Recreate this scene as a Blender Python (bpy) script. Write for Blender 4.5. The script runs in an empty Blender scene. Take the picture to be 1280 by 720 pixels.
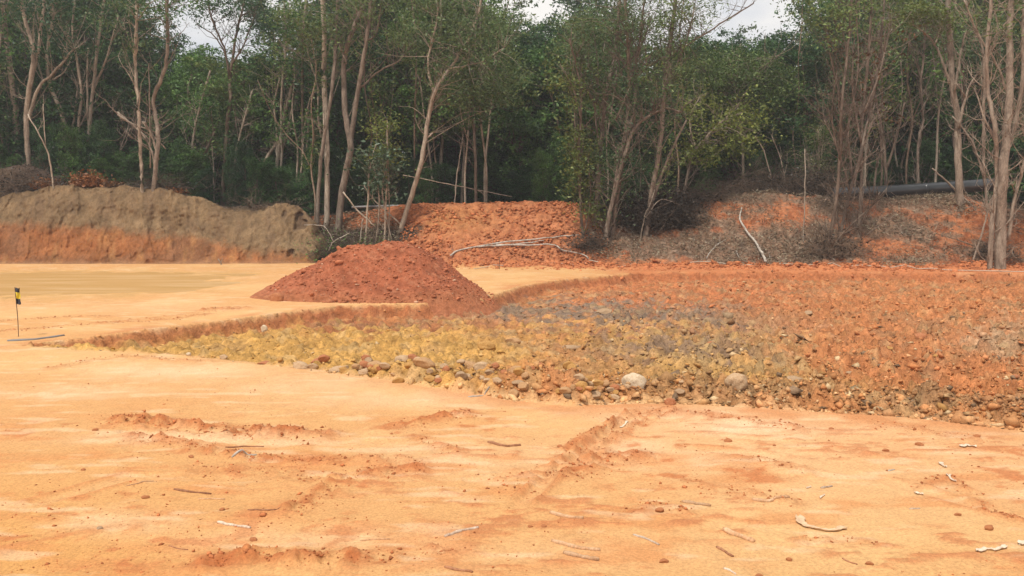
import bpy, math, random
import numpy as np
from mathutils import Vector, Matrix
random.seed(11); R = np.random.RandomState(7)
S = bpy.context.scene
COL = S.collection

# ------------------------------------------------------------------ camera, sky, sun, exposure
CAMH = 1.7; FP = 1000.0; PITCH = math.atan(0.08)
cp, sp = math.cos(PITCH), math.sin(PITCH)
cam = bpy.data.cameras.new('camera'); camo = bpy.data.objects.new('camera', cam); COL.objects.link(camo)
cam.sensor_width = 36; cam.lens = 36 * FP / 1280; cam.clip_start = 0.05; cam.clip_end = 1500
camo.location = (0, 0, CAMH); camo.rotation_euler = (math.pi / 2 - PITCH, 0, 0)
S.camera = camo
S.view_settings.view_transform = 'Standard'; S.view_settings.look = 'None'
S.view_settings.exposure = 0.38; S.view_settings.gamma = 1
SUN_EL, SUN_AZ = math.radians(62), math.radians(215)      # azimuth clockwise from +Y: behind the camera, to the left
W = bpy.data.worlds.new("World"); S.world = W; W.use_nodes = True
nt = W.node_tree; nt.nodes.clear()
def nn(t, k, **kw):
    n = t.nodes.new(k)
    for a, b in kw.items(): setattr(n, a, b)
    return n
wo = nn(nt, 'ShaderNodeOutputWorld'); bg = nn(nt, 'ShaderNodeBackground'); nt.links.new(bg.outputs[0], wo.inputs[0])
sky = nn(nt, 'ShaderNodeTexSky', sky_type='NISHITA'); sky.sun_disc = False
sky.sun_elevation = SUN_EL; sky.sun_rotation = SUN_AZ; sky.air_density = 1.0; sky.dust_density = 2.5
bg.inputs[1].default_value = 0.11
tcw = nn(nt, 'ShaderNodeTexCoord'); mpw = nn(nt, 'ShaderNodeMapping'); mpw.inputs['Scale'].default_value = (1, 1, 2.2)
nzw = nn(nt, 'ShaderNodeTexNoise'); nzw.inputs['Scale'].default_value = 3.2; nzw.inputs['Detail'].default_value = 7
crw = nn(nt, 'ShaderNodeValToRGB'); crw.color_ramp.elements[0].position = .34; crw.color_ramp.elements[1].position = .52
crw.color_ramp.elements[0].color = (.45, .45, .45, 1)
mxw = nn(nt, 'ShaderNodeMix', data_type='RGBA')
nt.links.new(tcw.outputs['Generated'], mpw.inputs[0]); nt.links.new(mpw.outputs[0], nzw.inputs['Vector'])
nt.links.new(nzw.outputs[0], crw.inputs[0]); nt.links.new(crw.outputs[0], mxw.inputs[0])
nt.links.new(sky.outputs[0], mxw.inputs[6]); mxw.inputs[7].default_value = (7.3, 7.05, 6.75, 1)
nt.links.new(mxw.outputs[2], bg.inputs[0])
sl = bpy.data.lights.new('sun', 'SUN'); so = bpy.data.objects.new('sun', sl); COL.objects.link(so)
sl.energy = 2.7; sl.angle = math.radians(4); sl.color = (1, .94, .83)
sd = Vector((math.sin(SUN_AZ) * math.cos(SUN_EL), math.cos(SUN_AZ) * math.cos(SUN_EL), math.sin(SUN_EL)))
so.rotation_euler = sd.to_track_quat('Z', 'Y').to_euler()
S.render.engine = 'CYCLES'; S.cycles.max_bounces = 6; S.cycles.diffuse_bounces = 3
S.cycles.volume_bounces = 0

# ------------------------------------------------------------------ small maths
def at(px, py, Y):                       # point at distance Y along +Y seen in direction (px, py)
    v = (360 - py) / FP; dy = cp + v * sp; dz = -sp + v * cp; k = Y / dy
    return np.array([(px - 640) / FP * k, Y, CAMH + dz * k])
def G(px, py, z=0.0):                    # ground point
    v = (360 - py) / FP; dy = cp + v * sp; dz = -sp + v * cp; k = (z - CAMH) / dz
    return np.array([(px - 640) / FP * k, dy * k, z])
def proj(x, y, z=0.0):
    c = y * cp + (CAMH - z) * sp; u = -(CAMH - z) * cp + y * sp
    return 640 + FP * x / c, 360 - FP * u / c
def hsh(ix, iy, s):
    h = (ix.astype(np.int64) * 374761393 + iy.astype(np.int64) * 668265263 + s * 974711) & 0xffffffff
    h = ((h ^ (h >> 13)) * 1274126177) & 0xffffffff
    return ((h ^ (h >> 16)) & 0xffff) / 65535.0
def vn(x, y, s=0):                       # value noise, -1..1
    x = np.asarray(x, float); y = np.asarray(y, float)
    ix = np.floor(x); iy = np.floor(y); fx = x - ix; fy = y - iy
    fx = fx * fx * fx * (fx * (fx * 6 - 15) + 10); fy = fy * fy * fy * (fy * (fy * 6 - 15) + 10)
    a = hsh(ix, iy, s); b = hsh(ix + 1, iy, s); c = hsh(ix, iy + 1, s); d = hsh(ix + 1, iy + 1, s)
    return ((a * (1 - fx) + b * fx) * (1 - fy) + (c * (1 - fx) + d * fx) * fy) * 2 - 1
def fbm(x, y, o=4, s=0, g=.5):
    t = 0; a = 1; n = 0
    for i in range(o):
        ca, sa = math.cos(i * 1.1), math.sin(i * 1.1)
        t = t + a * vn((x * ca - y * sa) * 2 ** i, (x * sa + y * ca) * 2 ** i, s + i * 17); n += a; a *= g
    return t / n
def ss(e0, e1, x):
    t = np.clip((x - e0) / (e1 - e0), 0, 1); return t * t * (3 - 2 * t)
def lerp(a, b, t): return a + (b - a) * t
def mixc(c0, c1, m):
    m = np.clip(m, 0, 1)[..., None]; return c0 * (1 - m) + np.array(c1) * m
def segdist(x, y, pts):
    best = np.full(x.shape, 1e9)
    for (ax, ay), (bx, by) in zip(pts[:-1], pts[1:]):
        dx, dy = bx - ax, by - ay; L = dx * dx + dy * dy + 1e-9
        t = np.clip(((x - ax) * dx + (y - ay) * dy) / L, 0, 1)
        best = np.minimum(best, np.hypot(x - ax - t * dx, y - ay - t * dy))
    return best

# ------------------------------------------------------------------ mesh helpers
def mk(name, V, F, mat, parent=None, col=None, smooth=False, kind=None):
    me = bpy.data.meshes.new(name)
    V = np.ascontiguousarray(V, np.float32); n = len(V)
    if not isinstance(F, list): F = [F]
    F = [np.asarray(f, np.int32) for f in F if len(f)]
    me.vertices.add(n); me.vertices.foreach_set('co', V.ravel())
    tot = np.concatenate([np.full(len(f), f.shape[1], np.int32) for f in F])
    lv = np.concatenate([f.ravel() for f in F])
    me.loops.add(len(lv)); me.loops.foreach_set('vertex_index', lv)
    me.polygons.add(len(tot)); st = np.zeros(len(tot), np.int32); st[1:] = np.cumsum(tot)[:-1]
    me.polygons.foreach_set('loop_start', st); me.polygons.foreach_set('loop_total', tot)
    if smooth: me.polygons.foreach_set('use_smooth', np.ones(len(tot), bool))
    if col is not None:
        ca = me.color_attributes.new('Col', 'FLOAT_COLOR', 'POINT')
        c4 = np.ones((n, 4), np.float32); c4[:, :3] = np.clip(col, 0.004, 1); ca.data.foreach_set('color', c4.ravel())
    me.update(calc_edges=True)
    if mat: me.materials.append(mat)
    o = bpy.data.objects.new(name, me); COL.objects.link(o)
    if parent is not None:
        o.parent = parent; o.location = -parent.location
    if kind: o['kind'] = kind
    return o
def tag(o, label=None, cat=None, group=None, kind=None):
    for k, v in (('label', label), ('category', cat), ('group', group), ('kind', kind)):
        if v: o[k] = v
    return o
def empty(name, loc, label, cat, group=None):
    o = bpy.data.objects.new(name, None); COL.objects.link(o); o.location = Vector([float(c) for c in loc])
    o.empty_display_size = .1
    return tag(o, label, cat, group)
def recentre(o, c):                       # put a single-mesh thing's origin at its base
    c = Vector([float(q) for q in c]); o.data.transform(Matrix.Translation(-c)); o.location = c; return o
def gridfaces(nr, nc):
    i = np.arange(nr * nc).reshape(nr, nc)
    return np.stack([i[:-1, :-1], i[:-1, 1:], i[1:, 1:], i[1:, :-1]], -1).reshape(-1, 4)
def cr(P, n=4):                           # Catmull-Rom through control rows (any number of columns)
    P = np.asarray(P, float)
    if len(P) < 3: 
        t = np.linspace(0, 1, n + 1)[:, None]; return P[0] * (1 - t) + P[-1] * t
    Q = np.vstack([2 * P[0] - P[1], P, 2 * P[-1] - P[-2]]); out = []
    for i in range(1, len(Q) - 2):
        for k in range(n):
            t = k / n
            out.append(.5 * (2 * Q[i] + (Q[i + 1] - Q[i - 1]) * t + (2 * Q[i - 1] - 5 * Q[i] + 4 * Q[i + 1] - Q[i + 2]) * t * t
                             + (3 * Q[i] - Q[i - 1] - 3 * Q[i + 1] + Q[i + 2]) * t ** 3))
    out.append(P[-1]); return np.array(out)
class Tubes:
    def __init__(s): s.V = []; s.F = []; s.T = []; s.n = 0
    def add(s, P, r, sides=6, wob=0.0):   # P (n,3), r (n,) radii
        P = np.asarray(P, float); n = len(P); r = np.broadcast_to(np.asarray(r, float), (n,)).copy()
        t = np.gradient(P, axis=0); t /= np.linalg.norm(t, axis=1, keepdims=True) + 1e-9
        ref = np.array([0, 0, 1.]) if abs(t[0, 2]) < .9 else np.array([0, 1., 0])
        u = np.cross(t, ref); u /= np.linalg.norm(u, axis=1, keepdims=True) + 1e-9; v = np.cross(t, u)
        a = np.arange(sides) * 2 * math.pi / sides
        rr = r[:, None] * (1 + (wob * R.uniform(-1, 1, (n, sides)) if wob else 0))
        ring = P[:, None] + rr[..., None] * (np.cos(a)[None, :, None] * u[:, None] + np.sin(a)[None, :, None] * v[:, None])
        base = s.n; s.V.append(ring.reshape(-1, 3)); i = base + np.arange(n * sides).reshape(n, sides)
        j = np.roll(i, -1, axis=1)
        s.F.append(np.stack([i[:-1], j[:-1], j[1:], i[1:]], -1).reshape(-1, 4)); s.n += n * sides
        if sides > 3:
            s.V.append(np.array([P[0], P[-1]])); c0, c1 = s.n, s.n + 1; s.n += 2
            s.T.append(np.stack([j[0], i[0], np.full(sides, c0)], -1)); s.T.append(np.stack([i[-1], j[-1], np.full(sides, c1)], -1))
    def build(s, name, mat, parent=None, **k):
        if not s.V: return None
        F = [np.vstack(s.F)] + ([np.vstack(s.T)] if s.T else [])
        return mk(name, np.vstack(s.V), F, mat, parent, smooth=True, **k)
gr_ = (1 + 5 ** .5) / 2
ICO = np.array([(-1, gr_, 0), (1, gr_, 0), (-1, -gr_, 0), (1, -gr_, 0), (0, -1, gr_), (0, 1, gr_), (0, -1, -gr_), (0, 1, -gr_), (gr_, 0, -1), (gr_, 0, 1), (-gr_, 0, -1), (-gr_, 0, 1)]) / math.hypot(1, gr_)
ICF = np.array([(0, 11, 5), (0, 5, 1), (0, 1, 7), (0, 7, 10), (0, 10, 11), (1, 5, 9), (5, 11, 4), (11, 10, 2), (10, 7, 6), (7, 1, 8), (3, 9, 4), (3, 4, 2), (3, 2, 6), (3, 6, 8), (3, 8, 9), (4, 9, 5), (2, 4, 11), (6, 2, 10), (8, 6, 7), (9, 8, 1)])
def lumps(pos, size, col, flat=.65, jit=.28):     # many angular lumps as arrays
    N = len(pos); v = ICO[None] * (1 + R.uniform(-jit, jit, (N, 12, 1)))
    sc = R.uniform(.6, 1.35, (N, 1, 3)); sc[..., 2] *= flat; v = v * sc
    a = R.uniform(0, 6.28, N); ca, sa = np.cos(a)[:, None], np.sin(a)[:, None]
    b = R.normal(0, .35, N); cb, sb = np.cos(b)[:, None], np.sin(b)[:, None]
    y = v[..., 1] * cb - v[..., 2] * sb; z = v[..., 1] * sb + v[..., 2] * cb; x = v[..., 0]
    v = np.stack([x * ca - y * sa, x * sa + y * ca, z], -1) * np.asarray(size)[:, None, None] + pos[:, None]
    F = (ICF[None] + (np.arange(N) * 12)[:, None, None]).reshape(-1, 3)
    return v.reshape(-1, 3), F, np.repeat(col, 12, axis=0)
OCT = np.array([(1, 0, 0), (-1, 0, 0), (0, 1, 0), (0, -1, 0), (0, 0, 1), (0, 0, -1.)]); OCF = np.array([(0, 2, 4), (2, 1, 4), (1, 3, 4), (3, 0, 4), (2, 0, 5), (1, 2, 5), (3, 1, 5), (0, 3, 5)])
def shards(pos, size, col, flat=.6):
    N = len(pos); v = OCT[None] * R.uniform(.55, 1.35, (N, 6, 1)) + R.normal(0, .22, (N, 6, 3)); sc = R.uniform(.55, 1.5, (N, 1, 3)); sc[..., 2] *= flat; v = v * sc
    a = R.uniform(0, 6.28, N); ca, sa = np.cos(a)[:, None], np.sin(a)[:, None]; b = R.normal(0, .5, N); cb, sb = np.cos(b)[:, None], np.sin(b)[:, None]
    y = v[..., 1] * cb - v[..., 2] * sb; z = v[..., 1] * sb + v[..., 2] * cb; x = v[..., 0]
    v = np.stack([x * ca - y * sa, x * sa + y * ca, z], -1) * np.asarray(size)[:, None, None] + pos[:, None]
    return v.reshape(-1, 3), (OCF[None] + (np.arange(N) * 6)[:, None, None]).reshape(-1, 3), np.repeat(col, 6, axis=0)
def leaves(C, L, Wd, droop=.3, sideways=1.0):      # C centres (N,3): folded rhombic leaves
    N = len(C); d = R.normal(0, 1, (N, 3)); d[:, 2] = d[:, 2] * .55 - droop; d /= np.linalg.norm(d, axis=1, keepdims=True)
    q = R.normal(0, 1, (N, 3)); q[:, 2] += .9; s = np.cross(d, q); s /= np.linalg.norm(s, axis=1, keepdims=True) + 1e-9
    n = np.cross(s, d); l = (L * R.uniform(.6, 1.35, N))[:, None]; w = (Wd * R.uniform(.6, 1.3, N))[:, None]
    V = np.stack([C - d * l * .5, C + s * w * .5 + n * w * .18, C + d * l * .5 - n * l * .1, C - s * w * .5 + n * w * .18], 1).reshape(-1, 3)
    return V, np.arange(N * 4).reshape(N, 4)

# ------------------------------------------------------------------ materials
def mat(name): 
    m = bpy.data.materials.new(name); m.use_nodes = True
    return m, m.node_tree, m.node_tree.nodes['Principled BSDF']
def noise(t, sc, det=4, rough=.55, vec=None, scale3=None):
    n = nn(t, 'ShaderNodeTexNoise'); n.inputs['Scale'].default_value = sc; n.inputs['Detail'].default_value = det; n.inputs['Roughness'].default_value = rough
    tc = nn(t, 'ShaderNodeTexCoord'); src = tc.outputs['Object']
    if scale3:
        mp = nn(t, 'ShaderNodeMapping'); mp.inputs['Scale'].default_value = scale3; t.links.new(src, mp.inputs[0]); src = mp.outputs[0]
    t.links.new(src, n.inputs['Vector']); return n
def ramp(t, src, stops):
    r = nn(t, 'ShaderNodeValToRGB'); e = r.color_ramp.elements
    while len(e) < len(stops): e.new(.5)
    for q, (p, c) in zip(e, stops): q.position = p; q.color = tuple(c) + (1,) if len(c) == 3 else c
    t.links.new(src, r.inputs[0]); return r
def mul(t, a, b, f=1.0, mode='MULTIPLY'):
    m = nn(t, 'ShaderNodeMix', data_type='RGBA', blend_type=mode); m.inputs[0].default_value = f
    t.links.new(a, m.inputs[6]); t.links.new(b, m.inputs[7]); return m.outputs[2]
def bump(t, b, src, dist, st=1.0, prev=None):
    n = nn(t, 'ShaderNodeBump'); n.inputs['Distance'].default_value = dist; n.inputs['Strength'].default_value = st
    t.links.new(src, n.inputs['Height'])
    if prev: t.links.new(prev, n.inputs['Normal'])
    return n.outputs[0]
def soil(name, s1, s2, lo=.78, hi=1.2, bd=.02, bd2=.006, rough=.95, stretch=None):
    m, t, b = mat(name)
    at_ = nn(t, 'ShaderNodeAttribute'); at_.attribute_name = 'Col'
    n1 = noise(t, s1, 5, .6, scale3=stretch); n2 = noise(t, s2, 4, .65, scale3=stretch)
    r1 = ramp(t, n1.outputs[0], [(.3, (lo,) * 3), (.7, (hi,) * 3)]); r2 = ramp(t, n2.outputs[0], [(.3, (lo + .06,) * 3), (.7, (hi - .05,) * 3)])
    c = mul(t, mul(t, at_.outputs['Color'], r1.outputs[0]), r2.outputs[0])
    t.links.new(c, b.inputs['Base Color']); b.inputs['Roughness'].default_value = rough
    b.inputs['Specular IOR Level'].default_value = .15
    p = bump(t, b, n1.outputs[0], bd); p = bump(t, b, n2.outputs[0], bd2, 1, p); t.links.new(p, b.inputs['Normal'])
    return m
M = {}
M['ground'] = soil('sandy_clay', 60, 230, .78, 1.17, .005, .003)
M['pit'] = soil('churned_clay', 9, 34, .72, 1.27, .06, .02)
M['mound'] = soil('red_soil', 9, 45, .72, 1.25, .05, .015)
M['bank'] = soil('bank_soil', 2.2, 14, .7, 1.28, .12, .035, stretch=(1, 1, .45))
M['slope'] = soil('slope_soil', 3.5, 20, .7, 1.28, .1, .03)
M['lump'] = soil('clod_soil', 30, 120, .8, 1.2, .006, .002)
def rock_mat(name, c0, c1, c2):
    m, t, b = mat(name); n1 = noise(t, 7, 6, .65); n2 = noise(t, 60, 4, .6)
    r = ramp(t, n1.outputs[0], [(.3, c0), (.5, c1), (.72, c2)]); r2 = ramp(t, n2.outputs[0], [(.3, (.75,) * 3), (.7, (1.15,) * 3)])
    t.links.new(mul(t, r.outputs[0], r2.outputs[0]), b.inputs['Base Color']); b.inputs['Roughness'].default_value = .85
    b.inputs['Specular IOR Level'].default_value = .2
    t.links.new(bump(t, b, n2.outputs[0], .0006, 1, bump(t, b, n1.outputs[0], .004)), b.inputs['Normal']); return m
M['r_tan'] = rock_mat('tan_stone', (.30, .15, .07), (.44, .255, .125), (.52, .34, .19))
M['r_ochre'] = rock_mat('ochre_stone', (.32, .15, .05), (.45, .245, .08), (.5, .32, .13))
M['r_red'] = rock_mat('red_stone', (.32, .115, .055), (.40, .155, .07), (.46, .23, .12))
M['r_pale'] = rock_mat('pale_stone', (.34, .2, .105), (.48, .32, .19), (.55, .41, .27))
M['r_grey'] = rock_mat('grey_stone', (.27, .16, .09), (.38, .25, .15), (.46, .34, .22))
M['r_white'] = rock_mat('white_stone', (.42, .29, .18), (.58, .45, .31), (.68, .57, .44))
def bark(name, c0, c1, c2, sc=5, bp=1.0):
    m, t, b = mat(name); n1 = noise(t, sc, 6, .65, scale3=(1, 1, .35)); n2 = noise(t, sc * 7, 4, .6, scale3=(1, 1, .3))
    r = ramp(t, n1.outputs[0], [(.32, c0), (.5, c1), (.7, c2)]); r2 = ramp(t, n2.outputs[0], [(.3, (.65,) * 3), (.7, (1.2,) * 3)])
    oi = nn(t, 'ShaderNodeObjectInfo'); r3 = ramp(t, oi.outputs['Random'], [(0, (.8,) * 3), (1, (1.15,) * 3)])
    t.links.new(mul(t, mul(t, r.outputs[0], r2.outputs[0]), r3.outputs[0]), b.inputs['Base Color']); b.inputs['Roughness'].default_value = .9
    b.inputs['Specular IOR Level'].default_value = .2
    t.links.new(bump(t, b, n2.outputs[0], .008 * bp, 1, bump(t, b, n1.outputs[0], .03 * bp)), b.inputs['Normal']); return m
M['b_pale'] = bark('pale_bark', (.22, .17, .13), (.38, .31, .245), (.5, .43, .35))
M['b_tan'] = bark('tan_bark', (.18, .135, .10), (.34, .265, .205), (.46, .38, .3))
M['b_brown'] = bark('brown_bark', (.08, .055, .042), (.15, .108, .08), (.23, .175, .135))
M['b_red'] = bark('reddish_bark', (.12, .09, .07), (.23, .175, .137), (.35, .285, .23))
M['b_white'] = bark('bleached_wood', (.28, .23, .19), (.44, .385, .33), (.56, .51, .45), 3, .3)
M['b_dark'] = bark('dead_twig', (.035, .025, .02), (.08, .058, .044), (.14, .105, .08))
M['b_grey'] = bark('grey_dead_twig', (.12, .08, .055), (.24, .165, .115), (.38, .29, .215))
def leafm(name, c0, c1, c2, tr=.32):
    m, t, b = mat(name)
    g = nn(t, 'ShaderNodeNewGeometry'); r = ramp(t, g.outputs['Random Per Island'], [(0, c0), (.55, c1), (1, c2)])
    n = noise(t, .8, 3); r2 = ramp(t, n.outputs[0], [(.3, (.6,) * 3), (.7, (1.35,) * 3)])
    oi = nn(t, 'ShaderNodeObjectInfo'); r3 = ramp(t, oi.outputs['Random'], [(0, (.5, .66, .68)), (.5, (.85, .95, .85)), (1, (1.2, 1.28, 1.0))])
    c = mul(t, mul(t, r.outputs[0], r2.outputs[0]), r3.outputs[0])
    t.links.new(c, b.inputs['Base Color']); b.inputs['Roughness'].default_value = .5; b.inputs['Specular IOR Level'].default_value = .35
    tl = nn(t, 'ShaderNodeBsdfTranslucent'); t.links.new(c, tl.inputs[0]); mx = nn(t, 'ShaderNodeMixShader'); mx.inputs[0].default_value = tr
    out = [q for q in t.nodes if q.type == 'OUTPUT_MATERIAL'][0]
    t.links.new(b.outputs[0], mx.inputs[1]); t.links.new(tl.outputs[0], mx.inputs[2]); t.links.new(mx.outputs[0], out.inputs[0]); return m
M['l_dark'] = leafm('dark_leaves', (.03, .07, .03), (.055, .125, .045), (.12, .21, .075))
M['l_mid'] = leafm('green_leaves', (.05, .11, .032), (.09, .175, .05), (.18, .28, .09))
M['l_olive'] = leafm('olive_leaves', (.07, .105, .04), (.14, .185, .07), (.25, .295, .125))
M['l_yellow'] = leafm('yellow_green_leaves', (.10, .125, .03), (.18, .2, .05), (.3, .31, .1))
M['l_lime'] = leafm('lime_leaves', (.07, .11, .03), (.13, .18, .05), (.25, .29, .1))
M['l_grey'] = leafm('pale_grey_leaves', (.06, .1, .045), (.12, .17, .09), (.42, .46, .36))
M['l_brown_shade'] = leafm('shade_darkened_dead_leaves', (.012, .008, .007), (.03, .02, .016), (.07, .045, .036), .05)  # dead leaf brown, darkened so the colour carries the brush hollow's shade
M['l_dead'] = leafm('dead_orange_leaves', (.14, .05, .02), (.26, .09, .035), (.36, .15, .07))
def plain(name, c, rough=.6, var=.15, sc=30, spec=.4):
    m, t, b = mat(name); n = noise(t, sc, 4); r = ramp(t, n.outputs[0], [(.3, [q * (1 - var) for q in c]), (.7, [min(q * (1 + var), 1) for q in c])])
    t.links.new(r.outputs[0], b.inputs['Base Color']); b.inputs['Roughness'].default_value = rough; b.inputs['Specular IOR Level'].default_value = spec; return m
M['pipe'] = plain('black_polyethylene', (.02, .023, .028), .3, .2, 3, .6)
M['pipe'].node_tree.nodes['Principled BSDF'].inputs['Coat Weight'].default_value = .6; M['pipe'].node_tree.nodes['Principled BSDF'].inputs['Coat Roughness'].default_value = .2
M['pipe_grey'] = plain('grey_plastic', (.22, .21, .21), .5, .2, 4)
M['yellow'] = plain('yellow_tape', (.75, .6, .06), .5, .08)
M['navy'] = plain('dark_blue_tape', (.035, .04, .06), .5, .15)
M['stake'] = plain('stake_wood', (.12, .07, .045), .8, .3)
M['cord'] = plain('pale_cord', (.5, .44, .36), .8, .2)
M['scrap'] = plain('white_scrap', (.64, .52, .4), .7, .15)
M['peel'] = plain('pale_bark_peel', (.58, .4, .25), .8, .18)
# muddy water
m_, t_, b_ = mat('muddy_water'); n_ = noise(t_, .8, 5, .6, scale3=(.35, 1.6, 1)); 
r_ = ramp(t_, n_.outputs[0], [(.3, (.44, .255, .085)), (.5, (.5, .29, .11)), (.62, (.55, .345, .16))])
t_.links.new(r_.outputs[0], b_.inputs['Base Color']); b_.inputs['Roughness'].default_value = .42; b_.inputs['Specular IOR Level'].default_value = .16
n2_ = noise(t_, 14, 3); t_.links.new(bump(t_, b_, n2_.outputs[0], .01), b_.inputs['Normal']); M['water'] = m_
m_, t_, b_ = mat('forest_litter'); n_ = noise(t_, 3, 6, .7); r_ = ramp(t_, n_.outputs[0], [(.3, (.03, .024, .018)), (.5, (.07, .052, .036)), (.7, (.13, .095, .065))])
t_.links.new(r_.outputs[0], b_.inputs['Base Color']); b_.inputs['Roughness'].default_value = .95; t_.links.new(bump(t_, b_, n_.outputs[0], .1), b_.inputs['Normal']); M['floor'] = m_

# ------------------------------------------------------------------ terrain functions (a = bearing measured as 640 + 1000 x / y)
def kz(py): return np.tan(np.arctan((360 - np.asarray(py, float)) / FP) - PITCH)
LB_a = [-900, -200, 0, 80, 150, 205, 240, 285, 320, 350, 375, 395, 410, 424]
LB_py = [240, 246, 246, 233, 233, 236, 246, 260, 262, 255, 258, 276, 302, 332]
def baseL(a): return np.interp(a, [-900, 0, 330, 390, 424], [31, 34, 34.2, 34.6, 36.2])
def crestDL(a): return baseL(a) + np.interp(a, [0, 200, 380, 424], [2.4, 2.4, 2.6, .8])
def crestZL(a): return np.maximum(CAMH + kz(np.interp(a, LB_a, LB_py)) * crestDL(a), 0) * (a < 424)
def hL(a, D):
    t = (D - baseL(a)) / (crestDL(a) - baseL(a)); H = crestZL(a)
    f = np.clip(t, 0, 1); f = lerp(f, ss(0, 1, f), .55)
    back = ss(330, 424, a) * np.clip(t - 1, 0, 4) * .28           # the end of the bank falls away behind
    h = H * f - back * H
    return np.where(t < 0, -.2 + 0 * h, np.maximum(h, -.2))
SA = [360, 420, 455, 490, 520, 560, 700, 760, 800, 860, 900, 960, 1040, 1100, 1200, 1238, 1290, 1400, 2200]
SPY = [270, 269, 265, 259, 255, 254, 252, 258, 262, 257, 247, 241, 250, 250, 244, 257, 262, 255, 250]
def baseS(a): return np.interp(a, [360, 470, 500, 560, 750, 1000, 1280, 2200], [37, 36, 34.2, 32.4, 31.4, 30.6, 30.2, 28])
def crestDS(a): return np.interp(a, [360, 470, 560, 750, 900, 1200, 1260, 2200], [40, 39, 38, 37, 36.5, 34.5, 33.6, 32])
def hS(a, D):
    b = baseS(a); t = (D - b) / (crestDS(a) - b); H = CAMH + kz(np.interp(a, SA, SPY)) * crestDS(a)
    f = np.clip(t, 0, 1); f = lerp(f, ss(0, 1, f), .5)
    h = H * f + np.clip(t - 1, 0, 2) * .03
    return np.where((t < 0) | (a < 380), -.2, h)
def plateau(a): return np.interp(a, [-900, 0, 200, 300, 380, 470, 560, 700, 800, 950, 1200, 1260, 2200], [3.1, 3.1, 3.3, 2.5, 2.0, 2.4, 2.6, 2.6, 2.5, 3.1, 2.9, 2.5, 2.7])
def terrain(x, D):
    a = 640 + 1000 * x / D
    fl = np.where(D > 40.5, plateau(a) - .05 + .012 * (D - 40), -1)
    return np.maximum(np.maximum(np.maximum(hL(a, D), hS(a, D)), fl), 0)
def hit(px, py, fall=42.0, lo=20):
    for D in np.arange(lo, 60, .1):
        p = at(px, py, D)
        if p[2] <= float(terrain(p[0], D)): return D
    return fall

# ------------------------------------------------------------------ pit, tracks: outlines on the ground plane
FAR = [(20, 432), (75, 425), (200, 409), (330, 393), (420, 381), (520, 379), (600, 373), (650, 357), (700, 349), (800, 340), (1000, 339), (1280, 341), (1700, 344), (2600, 347)]
NEAR = [(20, 432), (80, 438), (180, 440), (270, 450), (370, 461), (470, 473), (560, 488), (640, 501), (720, 507), (830, 505), (900, 508), (1000, 515), (1130, 522), (1280, 540), (1500, 575), (2600, 760)]
FARw = [tuple(G(*p)[:2]) for p in FAR]; NEARw = [tuple(G(*p)[:2]) for p in NEAR]
STROKES = [  # polyline, width in metres, redness, ridge height
    ([(155, 524), (190, 530), (260, 537), (330, 542), (400, 545)], .15, 1, .034),
    ([(165, 547), (220, 557), (280, 569), (330, 575), (420, 576)], .09, .8, .02),
    ([(255, 706), (320, 697), (400, 699), (480, 697)], .09, 1, .026), ([(360, 640), (395, 622), (430, 600), (480, 588), (520, 590)], .1, .85, .02),
    ([(495, 535), (530, 527), (570, 520), (585, 517)], .12, .9, .022), ([(515, 545), (545, 556), (570, 562)], .07, .6, .012),
    ([(690, 596), (730, 585), (765, 573), (800, 570)], .13, .9, .025), ([(700, 568), (730, 548), (760, 533), (785, 520)], .06, .8, .02),
    ([(725, 575), (760, 548), (800, 528), (840, 515)], .06, .7, .018), ([(660, 622), (640, 605), (655, 590)], .1, .4, .01),
    ([(800, 515), (880, 520), (960, 530), (1010, 540)], .12, .6, .014), ([(850, 595), (900, 612), (950, 620), (990, 628)], .09, .5, .012),
    ([(920, 570), (960, 578), (1010, 590)], .08, .4, .01), ([(1100, 530), (1150, 540), (1220, 550)], .12, .5, .012),
    ([(1145, 610), (1190, 600), (1240, 640), (1275, 650)], .06, .6, .012), ([(1230, 640), (1280, 652)], .05, .8, .012),
    ([(990, 675), (1040, 673), (1090, 678)], .05, .5, .008), ([(780, 640), (820, 628), (870, 640)], .06, .6, .01),
    ([(540, 683), (555, 690), (575, 688)], .05, .9, .015), ([(250, 590), (330, 590), (400, 600)], .14, .35, .01),
    ([(430, 575), (480, 572), (540, 580)], .1, .35, .01), ([(260, 388), (300, 386)], .2, .9, .03), ([(120, 405), (200, 400), (260, 392)], .12, .5, .012),
    ([(0, 402), (60, 398), (140, 396)], .14, .35, .01), ([(0, 415), (50, 411), (130, 404), (250, 390)], .1, .35, .008), ([(60, 460), (150, 445), (260, 452)], .1, .4, .01),
]
RUTS = [([(640, 640), (700, 585), (760, 540), (800, 515)], .05, .016), ([(590, 600), (660, 590), (740, 580), (830, 575)], .05, .012), ([(160, 540), (260, 550), (330, 556), (470, 552)], .06, .014), ([(20, 640), (160, 600), (330, 600)], .07, .01), ([(860, 560), (960, 570), (1100, 600), (1280, 650)], .06, .01), ([(900, 545), (1000, 556), (1130, 580), (1290, 625)], .05, .01), ([(720, 575), (750, 556), (780, 530)], .07, .02), ([(800, 545), (840, 528)], .07, .012), ([(240, 545), (330, 555), (450, 560), (620, 556)], .16, .012), ([(60, 700), (300, 668), (520, 680)], .2, .008)]
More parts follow.
